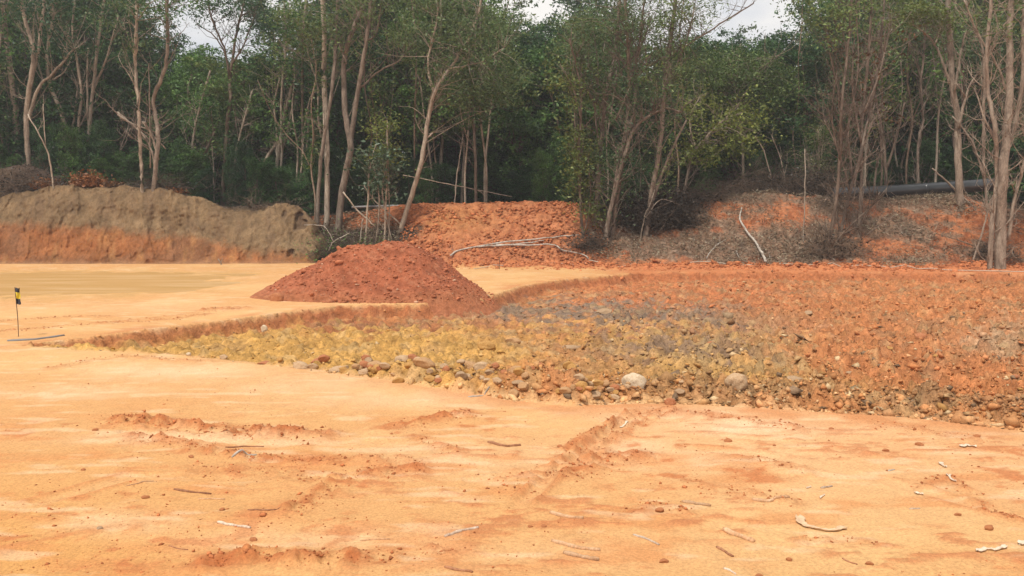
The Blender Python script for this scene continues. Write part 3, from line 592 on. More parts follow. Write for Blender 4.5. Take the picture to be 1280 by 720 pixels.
KEY = [(791, 486, 32, 'r_white', 'crumbling white stone, the palest on the pit edge, right of the rubble row', .8), (919, 493, 30, 'r_pale', 'tan stone with a reddish foot alone at the near edge of the pit', .75),
 (726, 500, 17, 'r_ochre', 'round ochre stone at the front foot of the rubble row', .85), (707, 502, 15, 'r_tan', 'pinkish tan stone left of the round ochre stone at the front', .65), (745, 501, 16, 'r_grey', 'grey stone right of the round ochre stone at the front', .6),
 (668, 478, 19, 'r_ochre', 'tall ochre stone in the middle of the rubble row', .95), (646, 482, 21, 'r_tan', 'large brown stone touching the tall ochre stone', .85), (671, 459, 28, 'r_tan', 'long flat brown slab tilted on top of the rubble row', .35),
 (697, 470, 24, 'r_grey', 'thin greyish slab right of the long brown slab', .3), (686, 475, 13, 'r_white', 'small pinkish white stone above the orange one in the rubble row', .6), (697, 489, 15, 'r_ochre', 'orange stone low in the rubble row', .8),
 (750, 486, 17, 'r_red', 'reddish tilted slab between the rubble row and the white stone', .45), (748, 495, 14, 'r_ochre', 'ochre stone below the reddish tilted slab', .7), (824, 467, 19, 'r_tan', 'blocky tan stone in the churned clay behind the white stone', .8),
 (648, 494, 17, 'r_grey', 'flat grey stone at the front under the large brown stone', .4), (620, 480, 8, 'r_white', 'small upright white stone in the rubble row', 1.3), (612, 485, 11, 'r_grey', 'grey stone beside the small upright white stone', .7),
 (376, 458, 21, 'r_pale', 'pale flat stone near the left end of the stone row', .5), (399, 454, 18, 'r_red', 'reddish angular stone behind the pale ones at the left', .6), (424, 461, 23, 'r_pale', 'broad pale stone at the left of the stone row', .6),
 (470, 461, 27, 'r_tan', 'wide tan stone lying in a gap of the stone row', .6), (507, 461, 25, 'r_pale', 'whitish lumpy stone against the yellow clay', .6), (531, 474, 27, 'r_tan', 'long low tan stone at the front of the stone row', .5),
 (498, 476, 14, 'r_ochre', 'rounded ochre stone in front of the whitish lumpy stone', .75), (581, 457, 28, 'r_tan', 'long brown stone lying at the back of the rubble row', .45), (601, 469, 19, 'r_pale', 'rounded pale stone under the long brown stone', .6),
 (577, 484, 15, 'r_grey', 'round grey stone at the front left of the rubble pile', .9), (572, 474, 20, 'r_ochre', 'ochre stone leaning in the left of the rubble pile', .8), (446, 462, 17, 'r_tan', 'tan stone between the broad pale stone and the wide tan one', .6),
 (331, 452, 17, 'r_red', 'pinkish stone alone on the sand left of the stone row', .5), (279, 446, 11, 'r_pale', 'small pale stone alone at the yellow clay edge', .7), (236, 443, 7, 'r_white', 'tiny white stone, farthest left on the clay edge', .8),
 (608, 411, 22, 'r_ochre', 'ochre boulder half sunk in the yellow clay behind the pile', .6), (642, 406, 20, 'r_tan', 'tan boulder right of the ochre one in the yellow clay', .55), (990, 471, 28, 'r_grey', 'flat olive grey slab in the churned clay at the right', .3),
 (1225, 524, 34, 'r_tan', 'big tan stone at the near pit edge on the far right', .4), (837, 504, 15, 'r_red', 'orange red stone right of the white stone on the edge', .7), (768, 497, 13, 'r_red', 'pinkish stone just left of the white stone', .7),
 (346, 374, 17, 'r_red', 'large red boulder at the left foot of the soil mound', .8), (333, 373, 10, 'r_red', 'smaller red stone at the outermost left foot of the mound', .7), (131, 426, 9, 'r_white', 'small white stone on the dark cut edge of the pit', .8), (330, 398, 9, 'r_white', 'small white stone on the red pit wall', 1.1),
 (1150, 400, 20, 'r_red', 'dark red lump in the orange rubble on the right', .5), (1010, 378, 14, 'r_grey', 'dark grey lump among the red rubble far right', .4), (755, 373, 20, 'r_grey', 'dark grey lump in the grey clay patch', .4), (715, 410, 22, 'r_grey', 'flat dark slab at the brownish grey patch', .3), (1040, 462, 10, 'r_grey', 'small grey stone in the smooth ochre clay', .5)]
for i, (a, b, w, m, lb, fl) in enumerate(KEY): rock(a, b, w, m, lb, flat=fl)
def near_ref(px, py, refs):
    r = min(refs, key=lambda q: math.hypot(q[0] - px, (q[1] - py) * 1.6)); dx, dy = px - r[0], (py - r[1]) * 1.6
    return ('right of ' if dx > 0 else 'left of ') + r[2] if abs(dx) > abs(dy) else ('in front of ' if dy > 0 else 'behind ') + r[2]
SREF = [(791, 486, 'the crumbling white stone'), (919, 493, 'the tan stone with reddish foot'), (726, 500, 'the round ochre stone'), (668, 478, 'the tall ochre stone'), (646, 482, 'the large brown stone'), (671, 459, 'the long flat brown slab'),
        (697, 470, 'the thin greyish slab'), (750, 486, 'the reddish tilted slab'), (620, 480, 'the small upright white stone'), (376, 458, 'the leftmost pale flat stone'), (424, 461, 'the broad pale stone'), (470, 461, 'the wide tan stone'), (507, 461, 'the whitish lumpy stone'),
        (531, 474, 'the long low tan stone'), (581, 457, 'the long brown stone'), (577, 484, 'the round grey stone'), (824, 467, 'the blocky tan stone'), (990, 471, 'the flat olive grey slab'), (1225, 524, 'the big tan stone far right'), (1150, 400, 'the dark red lump'), (1040, 462, 'the small grey stone in ochre clay'), (1100, 500, 'the near clay edge at right')]
CN = {'r_tan': 'tan', 'r_ochre': 'ochre', 'r_red': 'reddish', 'r_pale': 'pale', 'r_grey': 'grey'}
gl = 'assorted small stones heaped along the near edge of the pit'
for i in range(125):
    t = i / 125; px_ = R.uniform(440, 770) if i < 95 else R.uniform(350, 900); e = float(np.interp(px_, *zip(*NEAR))); up = R.beta(1.3, 2) * np.interp(px_, [440, 600, 700, 770], [14, 40, 36, 16])
    m_n = ['r_tan', 'r_ochre', 'r_red', 'r_pale', 'r_grey', 'r_tan', 'r_ochre', 'r_pale', 'r_red', 'r_pale', 'r_ochre'][R.randint(11)]; w_ = R.uniform(6, 15)
    rock(px_, e - 3 - up, w_, m_n, ('tiny ' if w_ < 8 else 'small ' if w_ < 10.5 else 'middling ') + CN[m_n] + ' stone in the edge rubble ' + near_ref(px_, e - 3 - up, SREF), 'small stones along the near pit edge', flat=R.uniform(.5, .9), lift=.01)
for i in range(60):
    px_ = R.uniform(830, 1300); py_ = R.uniform(400, 515)
    if py_ > np.interp(px_, *zip(*NEAR)) - 4: continue
    m_n = ['r_tan', 'r_ochre', 'r_red', 'r_grey'][R.randint(4)]; w_ = R.uniform(6, 12)
    rock(px_, py_, w_, m_n, ('tiny ' if w_ < 9 else 'small ') + CN[m_n] + ' stone in churned clay ' + near_ref(px_, py_, SREF), 'small stones in the right of the pit', flat=R.uniform(.35, .6))
CL = [(119, 538, 8), (182, 624, 10), (104, 589, 7), (239, 573, 8), (317, 673, 11), (910, 552, 11), (1107, 565, 9), (1149, 557, 12), (1221, 548, 9), (1236, 660, 15), (825, 636, 13), (830, 698, 12), (1087, 702, 10), (986, 696, 9), (949, 717, 10), (1039, 537, 7), (663, 656, 7), (680, 657, 8), (278, 638, 8), (1197, 644, 9), (968, 558, 5), (1050, 573, 5), (700, 560, 8)]
KREF = [(577, 665, 'the straight pale grey stick'), (708, 645, 'the sandy wood stub'), (722, 682, 'the two parallel crusted sticks'), (922, 668, 'the thick pale wood stub'), (1028, 658, 'the curved bark peel'), (960, 627, 'the sandy stick above the bark peel'), (630, 555, 'the reddish stick'), (305, 559, 'the thin dark twig on the track'),
        (240, 617, 'the brown stick at left'), (290, 657, 'the purplish grey stick'), (175, 608, 'the slanting pale twig'), (1240, 687, 'the crumpled white scrap'), (1208, 560, 'the white flake near the pit'), (1178, 584, 'the small upright white flake'), (808, 671, 'the thin grey stick'), (575, 713, 'the dark stick at the bottom'), (780, 529, 'the flake on the diagonal track')]
M['clod'] = rock_mat('clay_clod', (.34, .125, .05), (.42, .165, .07), (.5, .22, .1))
for a, b, w in CL: rock(a, b, w * .9, 'clod', ('small' if w < 9 else 'larger') + ' red clay clod on the sand ' + near_ref(a, b, KREF), 'loose clay clods on the sand', 'clay_clod', .55, cat='clod')
rock(125, 663, 10, 'r_grey', 'small bluish grey pebble pressed into the smooth sand at lower left', None, 'pebble', .3, cat='pebble')

# ------------------------------------------------------------------ sticks, bark pieces and scraps on the sand
def ground_path(pts, lift):
    P = cr([np.array([*G(*p)[:2], 0]) for p in pts], 5)
    for q in P: q[2] = max(gz(q[0], q[1]), -.3) + lift
    return P
def stick(pts, wpx, m, label, name='stick', cat='stick', flat=False, sides=7, group=None):
    c = G(*pts[len(pts) // 2]); r = wpx / FP * math.hypot(c[1], CAMH) / 2 * .72
    P = ground_path(pts, r * .35); P[:, :2] += R.normal(0, r * .12, (len(P), 2)); n = len(P)
    T = Tubes(); rad = r * (1 + .15 * np.sin(np.linspace(0, 7, n))) * np.where((np.arange(n) == 0) | (np.arange(n) == n - 1), .75, 1)
    T.add(P, rad, sides, .1); o = T.build(name, M[m])
    return tag(recentre(o, (P[0][0], P[0][1], P[0][2] - r)), label, cat, group)
M['st_o'] = bark('sandy_stick', (.38, .2, .1), (.5, .29, .16), (.6, .4, .25), 14, .12); M['st_g'] = bark('weathered_stick', (.32, .22, .16), (.5, .38, .29), (.62, .52, .42), 14, .12); M['st_d'] = bark('dark_stick', (.2, .085, .045), (.3, .135, .07), (.4, .2, .11), 14, .12)
for pts, w, m, lb in [
 ([(556, 671), (577, 665), (598, 660)], 5, 'st_g', 'pale grey straight stick with the clearest outline, bottom centre'), ([(688, 640), (708, 645), (729, 648)], 7, 'st_o', 'sandy stub of wood above two parallel ones'),
 ([(690, 674), (722, 683), (750, 685)], 7, 'st_o', 'upper of two parallel sand crusted sticks at bottom centre'), ([(705, 689), (725, 694), (748, 698)], 8, 'st_o', 'lower and thicker of two parallel sand crusted sticks at bottom centre'),
 ([(792, 666), (808, 671), (824, 678)], 4, 'st_g', 'thin grey stick right of the parallel crusted sticks'), ([(556, 710), (575, 713), (591, 715)], 5, 'st_d', 'dark reddish stick at the very bottom centre'),
 ([(904, 662), (922, 668), (943, 676)], 9, 'st_o', 'thick pale stub of wood left of the long curved bark peel'), ([(853, 626), (870, 629), (889, 632)], 6, 'st_o', 'half buried sandy stick right of centre'),
 ([(940, 626), (960, 627), (986, 625)], 6, 'st_o', 'sandy stick with red crumbs around it above the bark peel'), ([(896, 681), (905, 686), (916, 693)], 5, 'st_d', 'short brown stick below the thick pale stub'),
 ([(610, 552), (630, 556), (651, 556)], 5, 'st_d', 'reddish stick in the middle of the open sand'), ([(282, 562), (305, 559), (330, 558)], 3, 'st_d', 'thin dark twig on the pale track at left'),
 ([(290, 576), (303, 572), (321, 570)], 4, 'b_white', 'whitish twig just below the thin dark twig'), ([(218, 614), (240, 617), (264, 619)], 4, 'st_d', 'brown stick left of the red crumb patch'),
 ([(310, 640), (330, 641), (351, 641)], 3, 'st_d', 'thin brown twig below the red crumb patch'), ([(272, 654), (290, 657), (313, 660)], 5, 'st_g', 'purplish grey stick at lower left'),
 ([(211, 681), (222, 684), (235, 686)], 2.5, 'st_d', 'tiny dark twig near the bottom left'), ([(158, 611), (175, 608), (192, 604)], 2.5, 'st_o', 'thin pale twig slanting up at left'),
 ([(248, 625), (262, 625), (281, 625)], 2.5, 'st_o', 'thin sandy twig above the purplish stick'), ([(1053, 695), (1062, 700), (1072, 703)], 3, 'st_d', 'little curled twig at bottom right'),
 ([(905, 708), (913, 711), (920, 716)], 4, 'st_g', 'pale grey chip of wood at the bottom right of centre'), ([(488, 673), (450, 675)], 3, 'st_o', 'pale sandy sliver of wood left of the pale grey stick'),
 ([(585, 497), (600, 496), (612, 495)], 3, 'b_white', 'pale twig lying below the rubble pile'), ([(1110, 590), (1118, 588)], 3, 'b_white', 'short whitish twig on the sand at right'), ([(1026, 611), (1040, 609)], 4, 'st_g', 'short grey stick above the bark peel'), ([(1137, 637), (1150, 636)], 3, 'st_g', 'short purple grey stick at right')]:
    stick(pts, w, m, lb)
stick([(9, 427), (45, 425), (80, 420)], 4.5, 'pipe_grey', 'grey pole lying on the sand beside the flag stake', 'pole', 'pole')
tag(bpy.context.scene.collection.objects[-1], None) if False else None
def strip(pts, wpx, m, label, name, cat, curl=.3):
    P = ground_path(pts, .004); n = len(P); r = wpx / FP * math.hypot(P[0][1], CAMH) * .62
    t = np.gradient(P, axis=0); t /= np.linalg.norm(t, axis=1, keepdims=True); s = np.cross(t, [0, 0, 1.]); ww = r * (.75 + .35 * np.sin(np.linspace(.4, 2.9, n) * 2 + 1)) * np.where((np.arange(n) == 0) | (np.arange(n) == n - 1), .4, 1)
    cross = np.linspace(-.9, .9, 7); rows = []
    for top in (0, 1):
        for cc_ in cross: rows.append(P + s * (cc_ * ww * (1 + .25 * np.sin(np.arange(n) * 1.9 + cc_ * 2)))[:, None] + np.array([0, 0, 1.]) * ((.004 * top + r * curl * cc_ * cc_) + .004 * R.uniform(-1, 1, n))[:, None])
    V = np.stack(rows[:7] + rows[7:][::-1], 1); V = V.reshape(-1, 3); i = np.arange(n * 14).reshape(n, 14); j = np.roll(i, -1, 1)
    F = np.stack([i[:-1], j[:-1], j[1:], i[1:]], -1).reshape(-1, 4); o = mk(name, V, F, M[m], smooth=True)
    return tag(recentre(o, P[0]), label, cat)
strip([(998, 646), (1004, 656), (1020, 661), (1040, 664), (1057, 660)], 9, 'peel', 'long curved pale peel of bark on the sand at right', 'bark_peel', 'bark')
strip([(1221, 691), (1232, 687), (1245, 688), (1258, 683)], 7, 'scrap', 'crumpled white scrap near the bottom right corner', 'white_scrap', 'scrap')
strip([(1274, 681), (1282, 680), (1290, 684)], 8, 'scrap', 'white scrap cut off by the right edge of the picture', 'white_scrap', 'scrap')
strip([(1202, 561), (1208, 559), (1220, 562)], 7, 'scrap', 'white flake on the sand near the pit at far right', 'white_scrap', 'scrap')
strip([(1175, 580), (1178, 584), (1183, 586)], 5, 'scrap', 'small upright white flake between two larger ones at right', 'white_scrap', 'scrap')
strip([(1184, 599), (1188, 603), (1195, 605)], 5, 'scrap', 'white flake on a patch of red crumbs at right', 'white_scrap', 'scrap')
strip([(1144, 617), (1149, 619), (1154, 620)], 5, 'scrap', 'flat pale flake left of the red crumb patch at right', 'white_scrap', 'scrap')
strip([(776, 531), (780, 529), (785, 526)], 4, 'scrap', 'tiny white flake at the top of the diagonal track', 'white_scrap', 'scrap')
strip([(1025, 624), (1031, 620)], 3, 'scrap', 'tiny pale flake above the bark peel', 'white_scrap', 'scrap')
strip([(1008, 612), (1014, 610)], 2, 'scrap', 'smallest pale flake right of centre above the bark peel', 'white_scrap', 'scrap')

# ------------------------------------------------------------------ flag stake, far stake, cord
b0 = G(23, 421); D0 = b0[1]; T = Tubes(); fs = empty('flag_stake', (b0[0], b0[1], gz(b0[0], b0[1])), 'thin dark stake with a small yellow and dark blue tape flag at left', 'survey stake')
T.add(cr([b0 - [0, 0, .1], at(22.3, 400, D0), at(20.5, 380, D0), at(18.5, 359, D0)], 4), .006, 6, .15); T.build('stake', M['stake'], fs)
def flagpart(y0, y1, m, x0=19.0, x1=24.3):
    g = np.linspace(0, 1, 7); rows = []
    for t in np.linspace(0, 1, 5):
        py = y0 + (y1 - y0) * t; rows.append([at(x0 + (py - 359) * .08 + (x1 - x0) * u + .35 * math.sin(py * .6), py + 1.5 * math.sin(u * 3) * u, D0 - .01 + .02 * math.sin(u * 6 + py * .3)) for u in g])
    P = np.array(rows).reshape(-1, 3); F = gridfaces(5, 7); V = np.vstack([P, P + [0, .003, 0]]); return mk('flag', V, np.vstack([F, F[:, ::-1] + 35]), M[m], fs, smooth=True)
o = flagpart(359.5, 364.9, 'navy'); o.name = 'flag_top'; o = flagpart(365, 372.9, 'yellow'); o.name = 'flag_middle'; o = flagpart(373, 380, 'navy'); o.name = 'flag_bottom'
def thin_stake(px, py0, py1, m, label, r=.012, D=None, name='stake'):
    D = D or G(px, py0)[1]; p0 = at(px, py0, D); T = Tubes(); T.add(cr([p0 - [0, 0, .15], at(px + .5, (py0 + py1) / 2, D), at(px, py1, D)], 3), r, 6, .12)
    return tag(recentre(T.build(name, M[m]), p0), label, 'stake')
thin_stake(624, 337, 321, 'stake', 'short dark stake standing on the sand before the red slope')
T = Tubes(); pts = [(592, 337), (624, 334.5), (700, 334), (760, 334.5), (860, 334.5), (960, 336), (1040, 336), (1100, 337), (1200, 339), (1300, 341)]
P = cr([G(*p) for p in pts], 6); hh, _ = ground_fn(P[:, 0], P[:, 1]); P[:, 2] = np.maximum(hh, 0) + .03; T.add(P, .014, 5, .2)
tag(recentre(T.build('cord', M['cord']), P[0]), 'pale cord stretched along the ground at the foot of the far slopes', 'cord')

# ------------------------------------------------------------------ pipelines
def pipe(pts, rpx, m, label, name='pipeline', joints=()):
    P = np.array([at(a, b, d) for a, b, d in pts]); t = empty(name, P[0] - [0, 0, .3], label, 'pipe'); Q = cr(P, 10); r = rpx / FP * P[0][1]
    T = Tubes(); T.add(Q, r, 28); T.build('pipe_body', M[m], t)
    for j in joints:
        i = int(j * (len(Q) - 2)); d = (Q[i + 1] - Q[i]); d /= np.linalg.norm(d); T = Tubes(); T.add(np.array([Q[i] - d * .05, Q[i] - d * .03, Q[i] + d * .03, Q[i] + d * .05]), np.array([r * 1.003, r * 1.05, r * 1.05, r * 1.003]), 28); T.build('weld_collar', M[m], t)
    return t
pipe([(1040, 242, 36.2), (1100, 240, 35.8), (1180, 235, 35.4), (1250, 230, 35.1)], 7.7, 'pipe', 'thick black plastic pipe running along the crest of the littered hillside', joints=(.28, .62))
pipe([(440, 259, 39.6), (500, 257.3, 39.3), (600, 257, 38.9), (700, 257, 38.5), (780, 256, 38.2), (830, 256, 38.2)], 1.5, 'pipe_grey', 'thin grey pipe lying along the crest of the red slope')

# ------------------------------------------------------------------ trees
def twig(T, p, d, L, r, lvl, sides=4, tips=None, droop=0.0, up=.15):
    n = 5; P = [np.array(p, float)]; d = np.array(d, float); d /= np.linalg.norm(d)
    for i in range(n):
        d = d + R.normal(0, .17, 3) + [0, 0, up - droop]; d /= np.linalg.norm(d); P.append(P[-1] + d * L / n)
    P = np.array(P); T.add(P, np.linspace(r, r * .35, n + 1), sides)
    if tips is not None: tips.append(P[-1]); tips.append(P[3])
    if lvl > 0:
        for k in range(R.randint(2, 5)):
            i = R.randint(1, n + 1); dd = d * .7 + R.normal(0, .7, 3); twig(T, P[i], dd, L * R.uniform(.4, .7), r * .5, lvl - 1, 3, tips, droop, up)
BARKW = .75
def tree(name, label, paths, mats, blobs=(), twigs=0, D=None, group=None, cat='tree', leaf=(.17, .075), twigL=1.1, base=None, roots=True, droop=.3):
    """paths: list of (pts [(px,py)..], w0px, w1px); first path is the stem on the ground"""
    bx, by = paths[0][0][0]
    if D is None: D = hit(bx, by)
    p0 = at(bx, by, D); tz = float(terrain(p0[0], D))
    t = empty(name, (p0[0], D, min(p0[2], tz) if abs(tz - p0[2]) < 1 else tz), label, cat, group)
    bm, lm = mats; allp = []; TT = Tubes(); BR = Tubes()
    for i, (pts, w0, w1) in enumerate(paths):
        dy = 0 if i == 0 else R.uniform(-.25, .25)
        C = [at(a, b, D + dy * min(1, j / 2) + (.3 * R.uniform(-1, 1) if j > 1 else 0)) for j, (a, b) in enumerate(pts)]
        if i == 0 or pts[0][1] > by - 12:
            z0 = float(terrain(C[0][0], C[0][1])); C[0] = C[0] if C[0][2] <= z0 + .05 else np.array([C[0][0], C[0][1], z0])
            C = [C[0] - [0, 0, .4]] + C
        P = cr(C, 5); P[1:-1] += R.normal(0, .012, (len(P) - 2, 3)); n = len(P)
        r = np.linspace(w0, w1, n) / 2 / FP * D * BARKW; 
        if i == 0 or pts[0][1] > by - 12: r[:4] *= np.array([1.35, 1.2, 1.1, 1.03])
        (TT if (i == 0 or w0 > 4.5) else BR).add(P, r, 8 if w0 > 4 else 6, .07); allp.append((P, r))
    fr = 8 if twigs >= 50 else 3; Pall = np.vstack([p[len(p) // fr:] for p, _ in allp]); Rall = np.concatenate([q[len(q) // fr:] for _, q in allp])
    for k in range(twigs):
        i = R.randint(len(Pall)); d = R.normal(0, 1, 3); d[2] = abs(d[2]) * .8 + .25; d[1] *= .6
        twig(BR, Pall[i], d, twigL * R.uniform(.5, 1.5), min(Rall[i] * .45, .022), 2 if R.uniform() < .6 else 1)
    LV = []
    for (bxp, byp, rp, rq, ncl) in blobs:
        for k in range(ncl):
            u = R.normal(0, .5, 3); c = at(bxp + u[0] * rp, byp + u[1] * rq, D + u[2] * rp / FP * D * .9)
            i = np.argmin(np.linalg.norm(Pall - c + [0, 0, .5], axis=1)) if R.uniform() < .7 else R.randint(len(Pall))
            if np.linalg.norm(Pall[i] - c) < 4.5 and R.uniform() < .55:
                a = Pall[i]; m1 = a * .5 + c * .5 + R.normal(0, .15, 3) + [0, 0, .15]; BR.add(cr([a, m1, c], 3), np.linspace(min(Rall[i] * .4, .02), .004, 7), 3)
            s = R.uniform(.16, .38); LV.append(c + R.normal(0, 1, (R.randint(12, 30), 3)) * [s, s, s * .6])
    if twigs < 4 and not LV:
        off = TT.n; TT.V += BR.V; TT.F += [f + off for f in BR.F]; TT.T += [f + off for f in BR.T]; TT.n += BR.n; BR = Tubes()
    TT.build('trunk', M[bm], t)
    if BR.V: BR.build('branches', M[bm], t)
    if LV:
        V, F = leaves(np.vstack(LV), *leaf, droop=droop); mk('crown', V, F, M[lm], t)
    return t
OL = ('b_tan', 'l_olive')
tree('tree', 'leftmost tall brown trunk, leaning slightly left, at the picture edge', [([(25, 236), (22, 180), (18, 130), (12, 80), (5, 20), (0, -60)], 11, 7)], ('b_tan', 'l_dark'), [(-10, -10, 80, 50, 60), (20, 150, 30, 30, 10)], 10)
tree('tree', 'forked brown tree just right of the leftmost trunk, behind the dark soil heap', [([(37, 222), (33, 150), (40, 90), (42, 60), (30, 20), (22, -30)], 10, 5), ([(38, 110), (48, 60), (54, 10), (56, -30)], 6, 4), ([(36, 150), (48, 110), (66, 92), (92, 62)], 6, 3)], ('b_tan', 'l_dark'), [(45, -10, 70, 50, 80), (60, 60, 40, 30, 24)], 16, D=39)
tree('dead_sapling', 'short bare whitish sapling leaning left on the bank top', [([(67, 238), (62, 200), (50, 170), (35, 143)], 3.6, 2), ([(57, 184), (54, 130)], 2, 1.5)], ('b_pale', 'l_dark'), (), 3, twigL=.4)
tree('tree', 'sinuous trunk bowing left above the bank, left of a close pair', [([(85, 226), (82, 185), (78, 145), (62, 105), (60, 60), (66, 20), (62, -50)], 8, 5), ([(66, 100), (80, 90), (90, 70)], 3, 2), ([(84, 190), (92, 150), (97, 110)], 4, 3)], ('b_tan', 'l_dark'), [(70, 0, 60, 40, 50)], 14)
tree('tree', 'slim trunk bent in the middle, left one of a close pair', [([(96, 224), (98, 160), (102, 120), (97, 80), (90, 40), (96, -20)], 5.5, 3), ([(99, 160), (110, 138)], 3, 2)], ('b_tan', 'l_dark'), [(100, 40, 40, 30, 26)], 12)
tree('tree', 'slim trunk fanning into three upright forks, right one of a close pair', [([(106, 224), (110, 180), (116, 115), (122, 60), (130, 0), (134, -40)], 6.5, 4), ([(111, 170), (109, 110), (110, 60)], 4, 2.5), ([(116, 115), (134, 70), (148, 20)], 4, 2.5)], ('b_tan', 'l_dark'), [(130, -5, 60, 40, 60), (140, 70, 40, 30, 18)], 14)
tree('dead_sapling', 'thin grey leaning sapling between the close pair and the tangled trunk', [([(143, 230), (150, 190), (160, 160)], 3.2, 1.8), ([(150, 190), (158, 175), (163, 160)], 2, 1.2)], ('b_tan', 'l_dark'), (), 6, twigL=.6)
tree('tree', 'straight tall trunk left of the vine tangled trunk', [([(178, 242), (175, 180), (173, 130), (169, 80), (170, 40), (173, -40)], 6.5, 5)], OL, [(175, -10, 60, 40, 50), (150, 40, 40, 40, 20)], 10)
tree('tree', 'wavy trunk wrapped in dead brown vines above the bank', [([(192, 237), (198, 175), (194, 145), (192, 122), (205, 90), (210, 50), (208, 0), (212, -40)], 8, 5), ([(188, 210), (187, 130), (186, 80)], 3, 2), ([(196, 225), (190, 190), (176, 165), (147, 143)], 3.5, 3), ([(198, 200), (190, 170), (180, 152)], 4, 3)], ('b_red', 'l_dark'), [(215, 0, 50, 35, 50)], 40, twigL=1.4)
tree('tree', 'pale thin trunk ending in a broken tip, leaning right', [([(237, 240), (241, 180), (248, 140), (263, 88)], 5.5, 3)], ('b_pale', 'l_mid'), [(255, 120, 40, 30, 34)], 6)
tree('tree', 'short brown stem behind the pale broken trunk', [([(250, 240), (254, 200), (268, 165)], 6, 4), ([(243, 240), (244, 205)], 3, 2)], ('b_brown', 'l_mid'), [(262, 150, 40, 30, 40)], 8)
tree('sapling', 'thin whitish sapling standing straight on the bank edge', [([(267, 254), (267, 215), (265, 180)], 3, 1.8)], ('b_pale', 'l_mid'), [(268, 180, 25, 20, 20)], 6, twigL=.5)
tree('tree', 'brown tree whose dark forked crown stands against the bright sky gap', [([(278, 240), (283, 170), (288, 120), (287, 92)], 8, 6), ([(287, 95), (280, 60), (264, 20), (258, -20)], 4, 2), ([(288, 94), (294, 50), (306, 0), (310, -30)], 5, 2.5), ([(290, 80), (305, 55), (318, 20)], 3, 1.5), ([(283, 70), (268, 45), (246, 30)], 2.5, 1.5)], ('b_brown', 'l_dark'), [(300, 5, 44, 26, 44), (258, 8, 30, 18, 20), (328, 40, 20, 25, 24)], 40, twigL=1.3)
tree('tree', 'pale thin leaning trunk right of the forked crown tree', [([(287, 256), (295, 195), (305, 150), (316, 112)], 4.5, 2.5)], ('b_pale', 'l_mid'), [(312, 130, 35, 30, 40)], 8)
tree('tree', 'grey trunk leaning strongly right on the bank top', [([(310, 256), (325, 215), (346, 178)], 6.5, 5)], ('b_tan', 'l_mid'), [(350, 165, 30, 20, 24)], 5)
tree('tree', 'clump of pale slim trunks spreading upward on the bank end', [([(341, 256), (347, 200), (355, 150), (366, 100), (378, 40), (385, -20)], 7, 4), ([(344, 256), (352, 205), (351, 130), (357, 60), (356, 10)], 4.5, 3), ([(343, 240), (347, 180), (343, 130), (352, 90), (362, 45)], 4, 2), ([(350, 200), (362, 150), (368, 110), (374, 60)], 4, 2)], ('b_pale', 'l_olive'), [(370, 30, 50, 50, 110), (350, 90, 40, 30, 30)], 36)
tree('tree', 'dark straight trunk standing back between the pale clump and the tall pale trunk', [([(380, 262), (378, 200), (378, 100), (380, 20)], 6, 4)], ('b_brown', 'l_mid'), [(380, 60, 50, 50, 60)], 8, D=41)
tree('tree', 'tallest pale straight trunk with patchy bark, single from base to top', [([(408, 282), (409, 200), (406, 120), (405, 60), (404, -40)], 10, 8)], ('b_pale', 'l_olive'), [(400, -30, 60, 30, 40)], 4)
tree('tree', 'slim reddish trunk directly behind the tallest pale trunk', [([(396, 278), (401, 200), (414, 120), (420, 50), (424, -30)], 7, 5)], ('b_red', 'l_olive'), [(430, 30, 40, 40, 40)], 12, D=38.5)
tree('tree', 'stout reddish trunk that forks into two tall stems at mid height', [([(422, 290), (430, 225), (438, 185), (431, 140), (430, 80), (440, 40), (466, -15)], 13, 7), ([(437, 190), (445, 130), (455, 70), (462, 20), (463, -30)], 9, 5), ([(450, 110), (475, 88), (500, 75), (520, 50)], 3.5, 2), ([(456, 52), (470, 42), (476, 10), (478, -20)], 4, 3), ([(433, 80), (424, 55)], 3, 2)], ('b_red', 'l_olive'), [(470, 5, 70, 40, 110), (510, 50, 40, 30, 50)], 24)
tree('sapling', 'leafy sapling cluster with pale grey leaves in the gully', [([(455, 300), (460, 250), (463, 205), (470, 180)], 4, 2), ([(480, 300), (483, 240), (484, 160)], 5, 2), ([(468, 300), (474, 250), (466, 200)], 3, 2), ([(490, 296), (478, 240), (488, 190)], 2.5, 1.5), ([(500, 280), (470, 252), (455, 232)], 2.5, 2)], ('b_tan', 'l_grey'), [(466, 205, 30, 26, 26), (475, 225, 26, 30, 14)], 16, leaf=(.2, .12), D=36.3, twigL=.8)
tree('sapling', 'yellow green sapling beside the grey leaved cluster', [([(486, 292), (486, 230), (484, 150)], 3, 1.5)], ('b_tan', 'l_yellow'), [(484, 185, 24, 40, 26), (476, 160, 20, 26, 14)], 10, twigL=.8, D=36.4)
tree('tree', 'bare leaning trunk on the red slope edge, tilting right', [([(500, 290), (515, 243), (527, 200), (535, 150), (545, 112), (562, 86), (590, 40), (604, -10)], 9.5, 4), ([(531, 175), (541, 166)], 4, 2.5), ([(543, 118), (535, 80), (545, 30), (550, -20)], 4, 2.5), ([(562, 86), (600, 78), (630, 60)], 3, 2)], ('b_tan', 'l_olive'), [(585, 60, 60, 55, 150), (560, 20, 60, 40, 80), (610, 110, 34, 34, 60), (560, 120, 30, 20, 20)], 20)
tree('tree', 'brown upright trunk under the hanging olive crown left of centre', [([(595, 256), (594, 200), (592, 145), (590, 90), (596, 30)], 5.5, 4)], ('b_red', 'l_olive'), [(595, 100, 60, 40, 150), (610, 40, 45, 40, 90)], 10, D=39)
tree('dead_sapling', 'thin whitish dead stem standing on the crest left of centre', [([(568, 258), (572, 215), (579, 168)], 2.4, 1.4)], ('b_pale', 'l_mid'), (), 3, D=39.3, twigL=.4)
